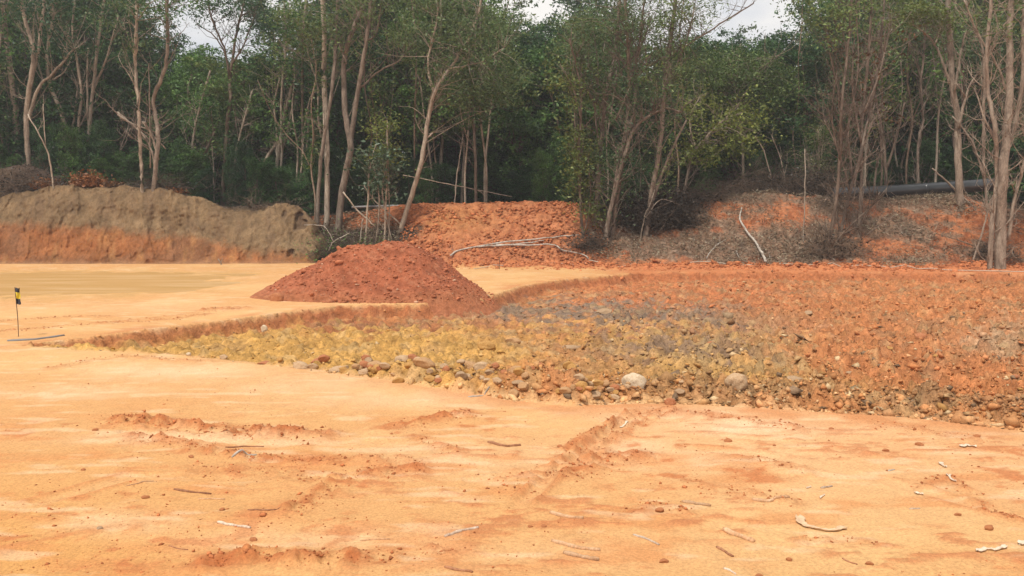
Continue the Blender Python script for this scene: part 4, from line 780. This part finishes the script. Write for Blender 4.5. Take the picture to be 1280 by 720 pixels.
tree('tree', 'slim trunk hung with yellow green vines left of the central clump', [([(729, 300), (725, 240), (724, 180), (727, 130), (722, 90), (712, 48)], 5, 3), ([(726, 150), (716, 110), (700, 80)], 2.5, 1.5), ([(729, 290), (738, 250), (735, 200)], 2.5, 1.5)], ('b_brown', 'l_yellow'), [(724, 200, 18, 60, 60), (715, 100, 30, 30, 30), (735, 260, 16, 30, 18)], 26, twigL=.8)
tree('tree', 'pale pinkish trunk of the central clump with a forked top', [([(745, 278), (748, 220), (752, 180), (757, 120), (770, 60), (776, -20)], 9, 5), ([(752, 165), (742, 130), (728, 95), (720, 60)], 4, 2), ([(757, 125), (775, 90), (800, 60), (815, 20)], 4, 2), ([(750, 190), (744, 140), (748, 90), (742, 40)], 4, 2)], ('b_red', 'l_olive'), [(745, 50, 60, 50, 130), (735, 110, 36, 34, 36), (750, 200, 24, 50, 46), (765, 255, 24, 30, 20)], 60, leaf=(.16, .05))
tree('tree', 'leaning trunk of the central clump that arches over to the right', [([(756, 300), (768, 240), (782, 190), (798, 155), (830, 136), (852, 140)], 9, 3), ([(766, 250), (774, 200), (792, 140), (796, 80)], 5, 3)], ('b_red', 'l_olive'), [(800, 110, 50, 30, 60), (835, 150, 24, 20, 16), (780, 200, 34, 50, 50)], 50, leaf=(.16, .05))
tree('tree', 'upright central trunk rising past the long pale branch', [([(765, 285), (778, 200), (786, 120), (785, 60), (780, -30)], 7.5, 5), ([(770, 150), (800, 92), (860, 56), (900, 30), (942, 4)], 3.6, 2), ([(786, 110), (798, 60), (806, -10)], 4, 2.5)], ('b_brown', 'l_olive'), [(790, 20, 70, 40, 130), (850, 70, 40, 30, 60)], 60, leaf=(.16, .05), D=34)
tree('tree', 'dark red brown trunk at the right of the central clump', [([(807, 298), (815, 240), (825, 180), (832, 100), (840, 40), (846, -30)], 9.5, 6), ([(812, 262), (832, 205), (858, 150)], 6, 3), ([(832, 110), (855, 60), (868, 10)], 4, 2), ([(826, 170), (812, 110), (806, 50)], 4, 2)], ('b_red', 'l_olive'), [(845, 20, 34, 40, 80), (830, 90, 40, 40, 50), (830, 200, 24, 40, 20), (880, 5, 24, 14, 10)], 60, leaf=(.16, .05))
tree('dead_sapling', 'thin pale crooked stem at the dark brush pile of the central clump', [([(800, 302), (806, 270), (818, 240), (816, 215)], 2.6, 1.5), ([(806, 272), (826, 250), (850, 256)], 2, 1)], ('b_pale', 'l_mid'), (), 4, twigL=.6)
tree('dead_sapling', 'pair of thin bare stems between the central trunks', [([(795, 262), (794, 230), (785, 190)], 2.6, 1.5), ([(797, 262), (801, 220), (798, 165)], 2.4, 1.5)], ('b_tan', 'l_mid'), (), 8, twigL=.6, D=37)
tree('tree', 'small leaning tree with bright yellow green leaves hanging low', [([(853, 238), (862, 205), (875, 180), (905, 150)], 5.5, 3), ([(870, 188), (862, 150), (875, 120)], 3, 1.5)], ('b_tan', 'l_yellow'), [(905, 150, 56, 34, 90), (880, 190, 34, 20, 34), (930, 180, 34, 22, 26)], 14, D=38.5, leaf=(.17, .1))
tree('tree', 'light green broad crowned tree behind the yellow green one', [([(930, 240), (928, 180), (920, 120), (910, 70)], 6, 3), ([(922, 130), (950, 90), (970, 70)], 3, 2), ([(926, 150), (900, 110), (880, 90)], 3, 2)], ('b_tan', 'l_lime'), [(915, 95, 60, 34, 240), (960, 110, 36, 34, 110), (880, 120, 36, 34, 80)], 26, D=41)
tree('dead_sapling', 'thin bent bare stem left of the brushy heap', [([(968, 238), (957, 195), (944, 170)], 3, 1.5), ([(984, 236), (976, 200), (965, 170)], 2.2, 1.2)], ('b_tan', 'l_mid'), (), 8, D=38, twigL=.6)
tree('bamboo_pole', 'thin upright greenish pole on the hillside right of centre', [([(1004, 305), (1006, 240), (1006, 186)], 2.2, 1.8)], ('b_pale', 'l_mid'), (), 0, cat='pole')
tree('shrub', 'pale yellow green feathery shrub behind the brushy heap', [([(1022, 240), (1024, 200), (1022, 160)], 4, 2), ([(1016, 240), (1010, 200)], 3, 2)], ('b_tan', 'l_yellow'), [(1022, 170, 22, 22, 44), (1018, 205, 24, 24, 50)], 14, cat='shrub', leaf=(.13, .035), D=38.5)
tree('tree', 'leftmost crooked trunk of the dense reddish twiggy clump', [([(1030, 322), (1042, 275), (1050, 200), (1052, 130), (1060, 60), (1066, -30)], 6.5, 4), ([(1050, 200), (1040, 150), (1046, 90)], 3.5, 2), ([(1053, 130), (1040, 80), (1032, 30)], 3, 1.5)], ('b_brown', 'l_olive'), [(1045, 20, 40, 30, 40)], 80, twigL=1.2)
tree('tree', 'reddish trunk in the middle of the twiggy clump, nearly upright', [([(1074, 300), (1076, 230), (1078, 150), (1085, 70), (1092, -20)], 6, 4), ([(1077, 180), (1066, 120), (1068, 50)], 4, 2), ([(1080, 140), (1100, 90), (1112, 30)], 3.5, 2)], ('b_red', 'l_olive'), [(1085, 5, 40, 25, 26)], 80, twigL=1.2)
tree('tree', 'reddish trunk leaning right across the twiggy clump', [([(1050, 300), (1060, 250), (1075, 195), (1087, 140), (1100, 70), (1106, -20)], 6, 3.5), ([(1066, 225), (1060, 160), (1072, 90), (1070, -10)], 4, 2.5), ([(1062, 240), (1048, 190), (1030, 150)], 3, 1.5)], ('b_red', 'l_dead'), [(1090, 90, 50, 60, 16)], 80, twigL=1.1)
tree('dead_sapling', 'bent dead stem arching low over the hillside at the twiggy clump', [([(1034, 325), (1050, 296), (1085, 262), (1100, 240)], 5, 2.5), ([(1055, 292), (1072, 285), (1077, 300)], 3, 2)], ('b_brown', 'l_mid'), (), 26, twigL=1.0)
tree('tree', 'forked brown tree rising behind the left end of the black pipe', [([(1107, 262), (1107, 215), (1103, 170), (1093, 115), (1082, 80)], 7, 3), ([(1107, 215), (1120, 172), (1131, 128)], 4.5, 2.5), ([(1093, 245), (1096, 205), (1104, 185)], 4, 3)], ('b_brown', 'l_olive'), [(1100, 70, 40, 30, 20)], 40, D=37.4, twigL=1.2)
tree('tree', 'slender pale tree with kinked stem behind the black pipe', [([(1147, 238), (1148, 180), (1154, 150), (1151, 110), (1155, 60), (1158, 20)], 5.5, 3), ([(1150, 140), (1160, 122)], 2.5, 1.5), ([(1152, 100), (1142, 70)], 2.5, 1.5)], ('b_red', 'l_olive'), [(1155, 20, 50, 30, 50)], 50, D=38, twigL=1.4)
tree('tree', 'thick pale brown trunk in front of the black pipe with a white dead branch', [([(1201, 262), (1198, 210), (1197, 155), (1191, 110), (1188, 60), (1185, 0), (1186, -40)], 13, 7), ([(1187, 105), (1178, 78), (1168, 55), (1152, 38), (1138, 30)], 4.5, 1.6), ([(1168, 56), (1176, 35)], 2.5, 1), ([(1198, 160), (1208, 118), (1221, 93)], 5, 2.5), ([(1206, 120), (1196, 105)], 3, 1.5), ([(1193, 115), (1202, 60), (1215, 20)], 4, 2)], ('b_tan', 'l_yellow'), [(1150, 15, 28, 14, 40), (1176, 18, 24, 14, 20)], 40, twigL=1.1)
tree('tree', 'slim pale tree curving left between the two thick trunks', [([(1234, 262), (1228, 215), (1214, 175), (1190, 145)], 4.5, 2.2), ([(1230, 222), (1230, 130), (1228, 60), (1212, 20), (1200, -20)], 5, 3)], ('b_tan', 'l_olive'), [(1215, 20, 40, 30, 20)], 36, twigL=1.2)
tree('tree', 'thickest multi stemmed pale trunk at the right foot of the hillside', [([(1250, 338), (1251, 280), (1254, 220), (1258, 170), (1262, 110), (1262, 40), (1266, -30)], 20, 8), ([(1237, 338), (1240, 280), (1246, 220), (1244, 160), (1236, 120), (1234, 60), (1240, -20)], 9, 5), ([(1256, 190), (1270, 150), (1278, 100), (1279, 30), (1284, -20)], 8, 5), ([(1246, 180), (1232, 150), (1218, 110)], 4, 2), ([(1260, 300), (1268, 250), (1282, 200), (1300, 150)], 6, 4), ([(1260, 120), (1246, 80), (1222, 40), (1205, 0)], 4, 2)], ('b_tan', 'l_olive'), [(1260, 10, 60, 40, 50)], 110, twigL=1.2)
tree('tree', 'trunk mostly cut off by the right edge of the picture', [([(1310, 330), (1304, 250), (1300, 180), (1296, 100), (1292, 0)], 9, 6), ([(1302, 210), (1282, 170), (1272, 140)], 4, 2)], ('b_tan', 'l_olive'), [(1300, 60, 50, 50, 60)], 50)
# ---- lying and leaning dead branches
def branch(label, paths, m, lift=.06, tw=0, name='fallen_branch', D=None, standing=False):
    T = Tubes(); P0 = None
    for pts, w0, w1 in paths:
        C = []
        for j, (a, b) in enumerate(pts):
            d = D if D else hit(a, b) - .12; C.append(at(a, b, d) + [0, 0, lift])
        P = cr(C, 5); P[1:-1] += R.normal(0, .01, (len(P) - 2, 3)); T.add(P, np.linspace(w0, w1, len(P)) * .72 / 2 / FP * P[0][1], 6, .1); P0 = P[0] if P0 is None else P0
        for k in range(tw): i = R.randint(len(P)); twig(T, P[i], R.normal(0, 1, 3) * [1, .3, .6], R.uniform(.2, .6), .008, 1)
    return tag(recentre(T.build(name, M[m]), P0), label, 'branch')
branch('long forked bleached branch lying across the foot of the red slope', [([(563, 322), (575, 315), (610, 308), (650, 303), (700, 298), (724, 296)], 3.5, 2), ([(620, 308), (660, 309), (690, 308), (706, 316), (728, 320), (737, 327)], 3.2, 2), ([(598, 311), (650, 307), (680, 303)], 3, 1.5)], 'b_white', .08, 3)
branch('white curved dead branch standing out on the littered hillside', [([(927, 263), (925, 277), (933, 293), (945, 307), (952, 320), (957, 331)], 2.6, 4.5)], 'b_white', .12)
branch('small greyish branch lying left of the white curved branch', [([(883, 326), (890, 315), (898, 307), (907, 302)], 2.4, 1.3)], 'b_white', .08, 2)
branch('short white twig left of the foot of the white curved branch', [([(920, 316), (924, 324), (934, 330)], 2.4, 1.5), ([(957, 330), (962, 324), (961, 318)], 2, 1.2)], 'b_white', .08)
branch('pale twig curled at the foot of the twiggy clump', [([(1032, 314), (1036, 322), (1044, 328)], 2.6, 1.4)], 'b_white', .08)
branch('thin leaning pole before the thick right trunk', [([(1214, 334), (1228, 290), (1236, 262), (1243, 240)], 3.4, 2.4)], 'b_tan', .05, D=30.6)
branch('brown broken branch sloping down right from the black pipe', [([(1165, 214), (1185, 232), (1203, 250), (1228, 275)], 2.2, 5)], 'b_tan', .12, D=33.6)
branch('grey branch lying low on the hillside left of the thick right trunk', [([(1176, 298), (1195, 304), (1217, 312)], 1.6, 2.6)], 'b_grey', .15, 3)
branch('long thin pole leaning across behind the bare leaning trunk', [([(504, 219), (540, 226), (590, 236), (640, 246)], 1.7, 1.5), ([(590, 236), (604, 242), (606, 256)], 1.6, 1.3)], 'b_tan', 0, D=39)
branch('forked pale branch poking out of the brush at the end of the left bank', [([(411, 316), (417, 305), (430, 298), (437, 294)], 2.4, 1.4), ([(417, 305), (405, 286), (380, 284)], 1.8, 1)], 'b_white', .1, 3, D=35.2)
branch('pale pole slanting down through the gully saplings', [([(429, 240), (446, 262), (469, 283)], 3, 2.4)], 'b_pale', 0, D=35.8)
branch('thin white twig leaning at the soil mound in the gully', [([(450, 303), (452, 285), (454, 273)], 2, 1.2)], 'b_white', 0, D=35.5)
branch('dry root sticking out at the foot of the left bank', [([(273, 325), (277, 332), (280, 334)], 2.5, 1.5), ([(276, 333), (278, 324)], 2, 1)], 'peel' if False else 'b_tan', .05, D=33.3)
branch('broken pale sticks hanging in front of the vine tangled trunk', [([(147, 140), (168, 158), (190, 177)], 3, 2), ([(150, 147), (170, 156), (196, 166)], 3, 2), ([(178, 152), (190, 168), (207, 186)], 3, 2)], 'b_pale', 0, 4, D=36.6)
# ---- brush piles
def brush(px, py, rpx, hpx, D, n, m, label, L=1.2, leafn=0, lm='l_brown_shade'):
    c = at(px, py, D); c[2] = float(terrain(c[0], D)); r = rpx / FP * D; hh = hpx / FP * D; t = empty('brush_pile', c, label, 'brush pile'); T = Tubes()
    for k in range(n):
        u = R.normal(0, .45, 3); p = c + [u[0] * r, u[1] * r * .5, abs(u[2]) * hh * .9 * math.exp(-u[0] ** 2)]; d = R.normal(0, 1, 3); d[2] = d[2] * .35
        twig(T, p, d, L * R.uniform(.4, 1.3), R.uniform(.006, .016), 1 if k % 3 else 2, 3, None, 0, -.04)
    T.build('twigs', M[m], t)
    t['category'] = 'brush pile'
    if leafn:
        P = c + np.stack([R.normal(0, .5, leafn) * r, R.normal(0, .3, leafn) * r, np.abs(R.normal(0, .45, leafn)) * hh], -1); V, F = leaves(P, .13, .06); mk('dead_leaves', V, F, M[lm], t)
brush(822, 288, 46, 46, 34.6, 700, 'b_dark', 'large heap of dead brush coloured near black as the shaded hollow under the central clump', 1.0, 9000, 'l_brown_shade')  # near-black leaf colour paints the shade of the hollow here
brush(770, 285, 30, 26, 36.0, 200, 'b_dark', 'dark dead brush at the left of the central clump', 1.0, 1800, 'l_brown_shade')
brush(958, 240, 52, 32, 38.2, 420, 'b_brown', 'rounded heap of brown brush on the crest right of the yellow green tree', 1.5, 1400)
brush(1015, 250, 44, 44, 37.0, 420, 'b_brown', 'tall brown brush heap left of the twiggy clump', 1.2, 1800)
brush(880, 262, 50, 16, 36.5, 240, 'b_brown', 'low spread of brown brush on the crest below the yellow green tree', 1.6, 500)
brush(1045, 318, 40, 30, 31.6, 300, 'b_grey', 'grey tangled brush at the foot of the twiggy clump', .9, 300)
brush(1046, 268, 28, 20, 35.0, 70, 'b_brown', 'tangle of thin twigs over the left end of the black pipe', .9, 0)
brush(420, 312, 42, 34, 35.6, 380, 'b_dark', 'dark tangle of roots and twigs at the end of the left bank', 1.0, 900, 'l_mid')
brush(470, 308, 36, 30, 36.2, 260, 'b_brown', 'brown twigs and leaves at the foot of the gully saplings', 1.0, 500, 'l_olive')
brush(735, 305, 30, 22, 33.2, 170, 'b_brown', 'small brush heap at the foot of the vine hung trunk', .9, 300)
brush(1240, 330, 34, 20, 31.0, 150, 'b_grey', 'grey twigs around the foot of the thickest right trunk', .8, 200)
brush(200, 236, 40, 14, 37.2, 160, 'b_brown', 'dead twigs along the bank top under the vine tangled trunk', .9, 200)
brush(30, 238, 60, 40, 37.4, 300, 'b_brown', 'dry brown twigs spilled over the dark soil heap at far left', 1.0, 1500)
brush(330, 262, 50, 8, 37.3, 130, 'b_brown', 'dead twigs strewn on the bank top under the leaning grey trunk', .9, 100)
# dead orange leaf clumps on the left bank
for (a, b, w, hgt, lb) in [(112, 222, 20, 14, 'orange heap of dead leaves on the bank top behind the close pair of trunks'), (58, 218, 12, 10, 'orange dead leaves on the side of the dark soil heap'), (145, 238, 9, 6, 'small orange leaf clump at the thin grey leaning sapling'), (218, 238, 12, 5, 'flat orange leaf clump right of the vine tangled trunk')]:
    c = at(a, b, 37.2); c[2] = float(terrain(c[0], 37.2)); n = int(w * hgt * 7); P = c + np.stack([R.normal(0, .5, n) * w * .037, R.normal(0, .3, n), np.abs(R.normal(0, .5, n)) * hgt * .037], -1); V, F = leaves(P, .16, .09)
    tag(recentre(mk('leaf_heap', V, F, M['l_dead']), c), lb, 'leaf heap')
# dark soil heap on the bank, far left
hx, hy = np.meshgrid(np.linspace(-1, 1, 110), np.linspace(-1, 1, 70), indexing='ij'); c = at(28, 240, 38.6); HX = c[0] + hx * 3.4; HY = c[1] + hy * 1.9
hr = np.hypot(hx, hy); HZ = 2.4 + 2.15 * np.clip(1 - hr ** 1.7, -.4, 1) + .12 * fbm(HX * 2, HY * 2, 4, 181)
hc = np.zeros(hx.shape + (3,)) + np.array([.065, .043, .033]); hc = mixc(hc, (.11, .075, .055), ss(0, .5, fbm(HX * 3, HZ * 3, 4, 183))); hc = mixc(hc, (.2, .12, .05), ss(.1, .5, fbm(HX * .8, HZ, 3, 185)) * .5)
tag(recentre(mk('soil_heap', np.stack([HX, HY, HZ], -1).reshape(-1, 3), gridfaces(*hx.shape), M['slope'], col=hc.reshape(-1, 3), smooth=True), (c[0], c[1], 2.4)), 'dark dusty soil heap on top of the left bank at the picture edge', 'soil heap')

# ---- litter on the hillside (uncountable)
n = 33000; A = R.uniform(735, 1500, n); T_ = R.uniform(0.02, 1.12, n); b = baseS(A); D = b + (crestDS(A) - b) * T_; X = (A - 640) / 1000 * D; z = hS(A, D)
nn_ = fbm(X * .8, z * 1.3, 4, 141) * 1.4 + gauss(A, z, 1110, .75, 50, .35) * 1.0 + gauss(A, z, 1215, 2.0, 26, .9) * .8 + gauss(A, z, 1300, 1.2, 50, 1.6) * .8 + gauss(A, z, 975, 1.9, 60, .5) * .6; keep = nn_ + R.normal(0, .3, n) < .24
A2 = R.uniform(385, 500, 4500); D2 = baseS(A2) + R.uniform(0, 1, 4500) * 3; X = np.concatenate([X[keep], (A2 - 640) / 1000 * D2]); D = np.concatenate([D[keep], D2]); z = hS(640 + 1000 * X / D, D)
C = np.stack([X, D - .12, z + .06 + np.abs(R.normal(0, .05, len(X)))], -1); V, F = leaves(C, .14, .035, 0)
M['litter'] = leafm('litter', (.10, .06, .04), (.27, .17, .115), (.45, .35, .27), .05)
tag(mk('leaf_litter', V, F, M['litter']), 'dry brown leaves and twigs littering the hillside below the black pipe', 'litter', kind='stuff')
T = Tubes(); n = 1400
for k in range(n):
    a = R.uniform(735, 1320); tt = R.uniform(0, 1.05); b = float(baseS(a)); d = b + (float(crestDS(a)) - b) * tt; p = np.array([(a - 640) / 1000 * d, d - .15, float(hS(a, d + .001)) + .09]); dr = np.array([R.normal(0, 1), R.normal(0, .3), R.normal(0, .35)]); dr /= np.linalg.norm(dr); L = R.uniform(.15, .7)
    T.add(np.array([p - dr * L / 2, p + R.normal(0, .04, 3), p + dr * L / 2]), np.array([.008, .007, .004]) * R.uniform(.6, 1.5), 3)
tag(T.build('twig_litter', M['b_grey']), 'thin grey twigs scattered thickly over the littered hillside', 'twigs', kind='stuff')

# ---- the forest: templates, then copies of each tree and its parts
def template(kind, seed):
    global R; old = R; R = np.random.RandomState(seed); TT = Tubes(); BR = Tubes(); tips = []
    H = {'tall': 16, 'mid': 10, 'slim': 13}[kind]; lean = R.normal(0, .05, 2)
    C = [np.array([lean[0] * z + R.normal(0, .12), lean[1] * z + R.normal(0, .12), z]) for z in np.linspace(-.3, H * .85, 7)]; C[0][:2] = 0
    P = cr(C, 4); r = np.linspace({'tall': .2, 'mid': .12, 'slim': .1}[kind], .04, len(P)); TT.add(P, r, 7, .08)
    st = {'tall': .2, 'mid': .06, 'slim': .4}[kind]; nb = {'tall': 46, 'mid': 40, 'slim': 26}[kind]; LV = []
    for k in range(nb):
        f = st + (1 - st) * (k / nb) ** .9; i = min(int(f * len(P)), len(P) - 1); a = R.uniform(0, 6.28); L = H * .27 * (1.15 - .6 * f) * R.uniform(.6, 1.2)
        d = np.array([math.cos(a), math.sin(a), R.uniform(.1, .8)]); tp = []
        twig(BR, P[i], d, L, r[i] * .5, 2, 4, tp, 0, .06); tips += tp
    tips = np.array(tips); N = {'tall': 720, 'mid': 560, 'slim': 300}[kind]; sel = tips[R.randint(len(tips), size=N)]
    for c in sel:
        s = R.uniform(.16, .36); LV.append(c + R.normal(0, .15, 3) + R.normal(0, 1, (R.randint(14, 26), 3)) * [s, s, s * .55])
    V, F = leaves(np.vstack(LV), .26, .12); zero = Vector((0, 0, 0))
    res = (TT, BR, (V, F), H, kind); R = old; return res
LK = {'tall': 'l_dark', 'mid': 'l_mid', 'slim': 'l_olive'}
protos = {}
def make_proto(kind, seed, name='forest_tree', lm=None):
    TT, BR, (V, F), H, _ = template(kind, seed)
    t = empty(name, (0, 0, 0), None, None); TT.build('trunk', M['b_brown' if kind != 'slim' else 'b_tan'], t); BR.build('branches', M['b_brown'], t); mk('crown', V, F, M[lm or LK[kind]], t)
    return t, H
PR = [('tall', *make_proto('tall', 301)), ('tall', *make_proto('tall', 302)), ('tall', *make_proto('tall', 303, lm='l_mid')), ('mid', *make_proto('mid', 304)), ('mid', *make_proto('mid', 305, lm='l_dark')), ('slim', *make_proto('slim', 306)), ('mid', *make_proto('mid', 307, lm='l_dark'))]
used = set()
def place(idx, x, y, z, s, rz, label, cat, group, sz=None, name='forest_tree'):
    kind, pr, H = PR[idx]
    if idx not in used: o = pr; used.add(idx)
    else:
        o = pr.copy(); COL.objects.link(o)
        for ch in list(pr.children):
            c = ch.copy(); COL.objects.link(c); c.parent = o
    o.name = name; o.location = (x, y, z); o.rotation_euler = (0, 0, rz); o.scale = (s, s, sz or s); tag(o, label, cat, group); return o
SKX = [-600, -50, 60, 195, 218, 250, 330, 350, 420, 590, 610, 720, 740, 785, 800, 990, 1010, 1100, 1900]
SKY_ = [-110, -110, -60, -40, 20, 64, 70, -30, -110, -90, 14, 14, -80, -60, 46, 42, -60, -110, -110]
TREF = [(25, 'the leftmost tall brown trunk'), (60, 'the forked brown tree'), (85, 'the sinuous bowing trunk'), (110, 'the close pair of slim trunks'), (175, 'the straight trunk by the tangled one'), (196, 'the vine wrapped wavy trunk'), (241, 'the pale trunk with broken tip'), (283, 'the forked crown against the sky'),
        (318, 'the grey right leaning trunk'), (347, 'the clump of pale slim trunks'), (408, 'the tallest pale straight trunk'), (440, 'the stout forked reddish trunk'), (480, 'the gully saplings'), (525, 'the bare leaning trunk'), (594, 'the trunk under the olive crown'), (660, 'the crest of the red slope'), (727, 'the vine hung slim trunk'),
        (765, 'the central clump of trunks'), (825, 'the dark red brown trunk'), (870, 'the yellow green leaning tree'), (925, 'the light green broad tree'), (1006, 'the thin upright pole'), (1055, 'the reddish twiggy clump'), (1105, 'the forked tree by the pipe'), (1150, 'the slender kinked tree'), (1197, 'the thick trunk before the pipe'), (1255, 'the thickest multi stemmed trunk')]
def where(a, D):
    if a < -10: return 'beyond the left edge of the picture, ' + ('near' if D < 50 else 'deep in') + ' the forest edge'
    if a > 1290: return 'beyond the right edge of the picture, ' + ('near' if D < 50 else 'deep in') + ' the forest edge'
    r = min(TREF, key=lambda q: abs(q[0] - a)); return ('close behind ' if D < 49 else 'some way behind ' if D < 60 else 'far behind ') + r[1]
LBT = {'tall': 'tall dark leafy tree in the dense forest behind the clearing', 'mid': 'bushy green understorey tree in the forest behind the clearing', 'slim': 'slender olive leaved tree in the forest behind the clearing'}
GRT = {'tall': 'tall trees of the dense forest', 'mid': 'understorey trees of the forest', 'slim': 'slender trees of the forest'}
for row, (D, step) in enumerate([(44.5, 2.9), (47.5, 3.2), (51, 3.4), (57, 3.8), (64, 4.4), (72, 5)]):
    x = -.98 * D
    while x < .98 * D:
        xx = x + R.normal(0, .7); yy = D + R.normal(0, 1.0); a = 640 + 1000 * xx / yy; x += step * R.uniform(.8, 1.25)
        z = float(terrain(np.array(xx), np.array(yy))); sk = min(float(np.interp(a + o_, SKX, SKY_)) if False else float(np.interp(a, SKX, SKY_)) for o_ in (0,))
        sk = max(float(np.interp(a + q_, SKX, SKY_)) for q_ in (-28, 0, 28)) if row < 5 else sk
        top = CAMH + float(kz(sk)) * yy; idx = [0, 1, 2, 3, 4, 5, 6][R.choice(7, p=[.2, .2, .14, .13, .13, .08, .12] if row else [.06, .06, .06, .22, .24, .12, .24])]
        kind = PR[idx][0]; H = PR[idx][2]
        want = (top - z) * R.uniform(.9, 1.02)
        if kind == 'mid': want = min(want, R.uniform(7, 11))
        sz = want / (H * .97); s = np.clip(sz, .75, 1.25)
        place(idx, xx, yy, z, s, R.uniform(0, 6.28), {'tall': 'tall dark leafy tree ', 'mid': 'bushy green tree ', 'slim': 'slender olive leaved tree '}[kind] + where(a, yy), 'tree', GRT[kind], sz)
for k in range(120):
    D = R.uniform(46, 76); a = R.uniform(-420, 1700); xx = (a - 640) / 1000 * D; z = float(terrain(np.array(xx), np.array(D)))
    place([3, 4, 6][R.randint(3)], xx, D, z - .5, R.uniform(.55, .85), R.uniform(0, 6.28), 'low bushy undergrowth tree ' + where(a, D), 'tree', 'undergrowth trees deep in the forest', R.uniform(.4, .62), 'undergrowth_tree')
n = 46000; a = R.uniform(-700, 1980, n); D = R.uniform(79, 90, n); zz = 2.5 + R.beta(1.2, 1.3, n) * (9 + 3 * vn(a / 60, D * .2, 191)); P = np.stack([(a - 640) / 1000 * D, D, zz], -1)
V, F = leaves(P, .75, .4); tag(mk('distant_forest', V, F, M['l_dark']), 'dark far trees merging into one mass deep in the forest', 'forest', kind='stuff')
# low shrubs under the trees
for k in range(110):
    D = R.uniform(43, 60); a = R.uniform(-300, 1580); xx = (a - 640) / 1000 * D; z = float(terrain(np.array(xx), np.array(D)))
    place([3, 4, 6][R.randint(3)], xx, D, z - .3, R.uniform(.3, .5), R.uniform(0, 6.28), 'low leafy shrub ' + where(a, D), 'shrub', 'low shrubs on the forest floor', R.uniform(.22, .42), 'shrub')
for k in range(96):
    D = R.uniform(40, 43); a = R.uniform(-60, 480) if k % 3 else R.uniform(500, 1340); xx = (a - 640) / 1000 * D; z = float(terrain(np.array(xx), np.array(D)))
    place([3, 4, 6][R.randint(3)], xx, D, z - .25, R.uniform(.18, .36), R.uniform(0, 6.28), 'small leafy edge shrub ' + where(a, D), 'shrub', 'low shrubs at the forest edge', R.uniform(.18, .4), 'shrub')
# thin pole saplings between the larger trunks
def pole_proto(seed, lm, H=9.5):
    global R; old = R; R = np.random.RandomState(seed); TT = Tubes(); BR = Tubes(); tips = []
    lx = R.normal(0, .03); C = [np.array([R.normal(0, .08) * (j > 0) + lx * j * j, R.normal(0, .08) * (j > 0), z]) for j, z in enumerate(np.linspace(-.3, H, 7))]; P = cr(C, 4); r = np.linspace(.055, .015, len(P)); TT.add(P, r, 6, .08)
    if seed % 2: j = len(P) // 3; twig(TT, P[j], [R.normal(0, .25), R.normal(0, .2), 1], H * .55, r[j] * .7, 0, 5)
    for k in range(16): j = R.randint(len(P) // 3, len(P)); a = R.uniform(0, 6.28); twig(BR, P[j], [math.cos(a), math.sin(a), R.uniform(.2, 1.2)], R.uniform(.6, 1.6), .012, 1, 3, tips)
    tips = np.array(tips); LV = [tips[R.randint(len(tips))] + R.normal(0, .12, 3) + R.normal(0, 1, (R.randint(8, 20), 3)) * .22 for k in range(46)]
    t = empty('slim_tree', (0, 0, 0), None, None); TT.build('trunk', M[['b_tan', 'b_pale', 'b_brown', 'b_grey'][seed % 4]], t); BR.build('branches', M['b_tan'], t); V, F = leaves(np.vstack(LV), .2, .09); mk('crown', V, F, M[lm], t); R = old; return t
for q in range(4): PR.append(('slim', pole_proto(401 + q, ['l_mid', 'l_olive', 'l_yellow', 'l_mid'][q]), 9.5))
for k in range(66):
    D = R.uniform(38.6, 44.5); a = R.uniform(-150, 1420); xx = (a - 640) / 1000 * D; z = float(terrain(np.array(xx), np.array(D)))
    if 845 < a < 965 or 205 < a < 335 or 630 < a < 700: continue
    place(7 + R.randint(4), xx, D, z, R.uniform(.8, 1.4), R.uniform(0, 6.28), ['straight pale', 'leaning pale', 'thin tan', 'twin stemmed'][k % 4] + ' young tree ' + where(a, D), 'tree', 'slim young trees at the forest edge', R.uniform(.75, 1.5), 'slim_tree')
# the thin dusty air
hm = bpy.data.materials.new('dusty_air'); hm.use_nodes = True; ht = hm.node_tree; ht.nodes.clear(); ho = nn(ht, 'ShaderNodeOutputMaterial'); hv = nn(ht, 'ShaderNodeVolumePrincipled')
hv.inputs['Color'].default_value = (.9, .9, .95, 1); hv.inputs['Density'].default_value = .0012; hv.inputs['Anisotropy'].default_value = .2; ht.links.new(hv.outputs[0], ho.inputs['Volume'])
bx = np.array([(i, j, k) for i in (-340, 340) for j in (-40, 205) for k in (-1.6, 32)], float)
mk('haze', bx, np.array([(0, 1, 3, 2), (4, 6, 7, 5), (0, 4, 5, 1), (2, 3, 7, 6), (0, 2, 6, 4), (1, 5, 7, 3)]), hm, kind='stuff')
print('objects', len(bpy.data.objects), 'tris', sum(len(m.polygons) * 2 for m in bpy.data.meshes))
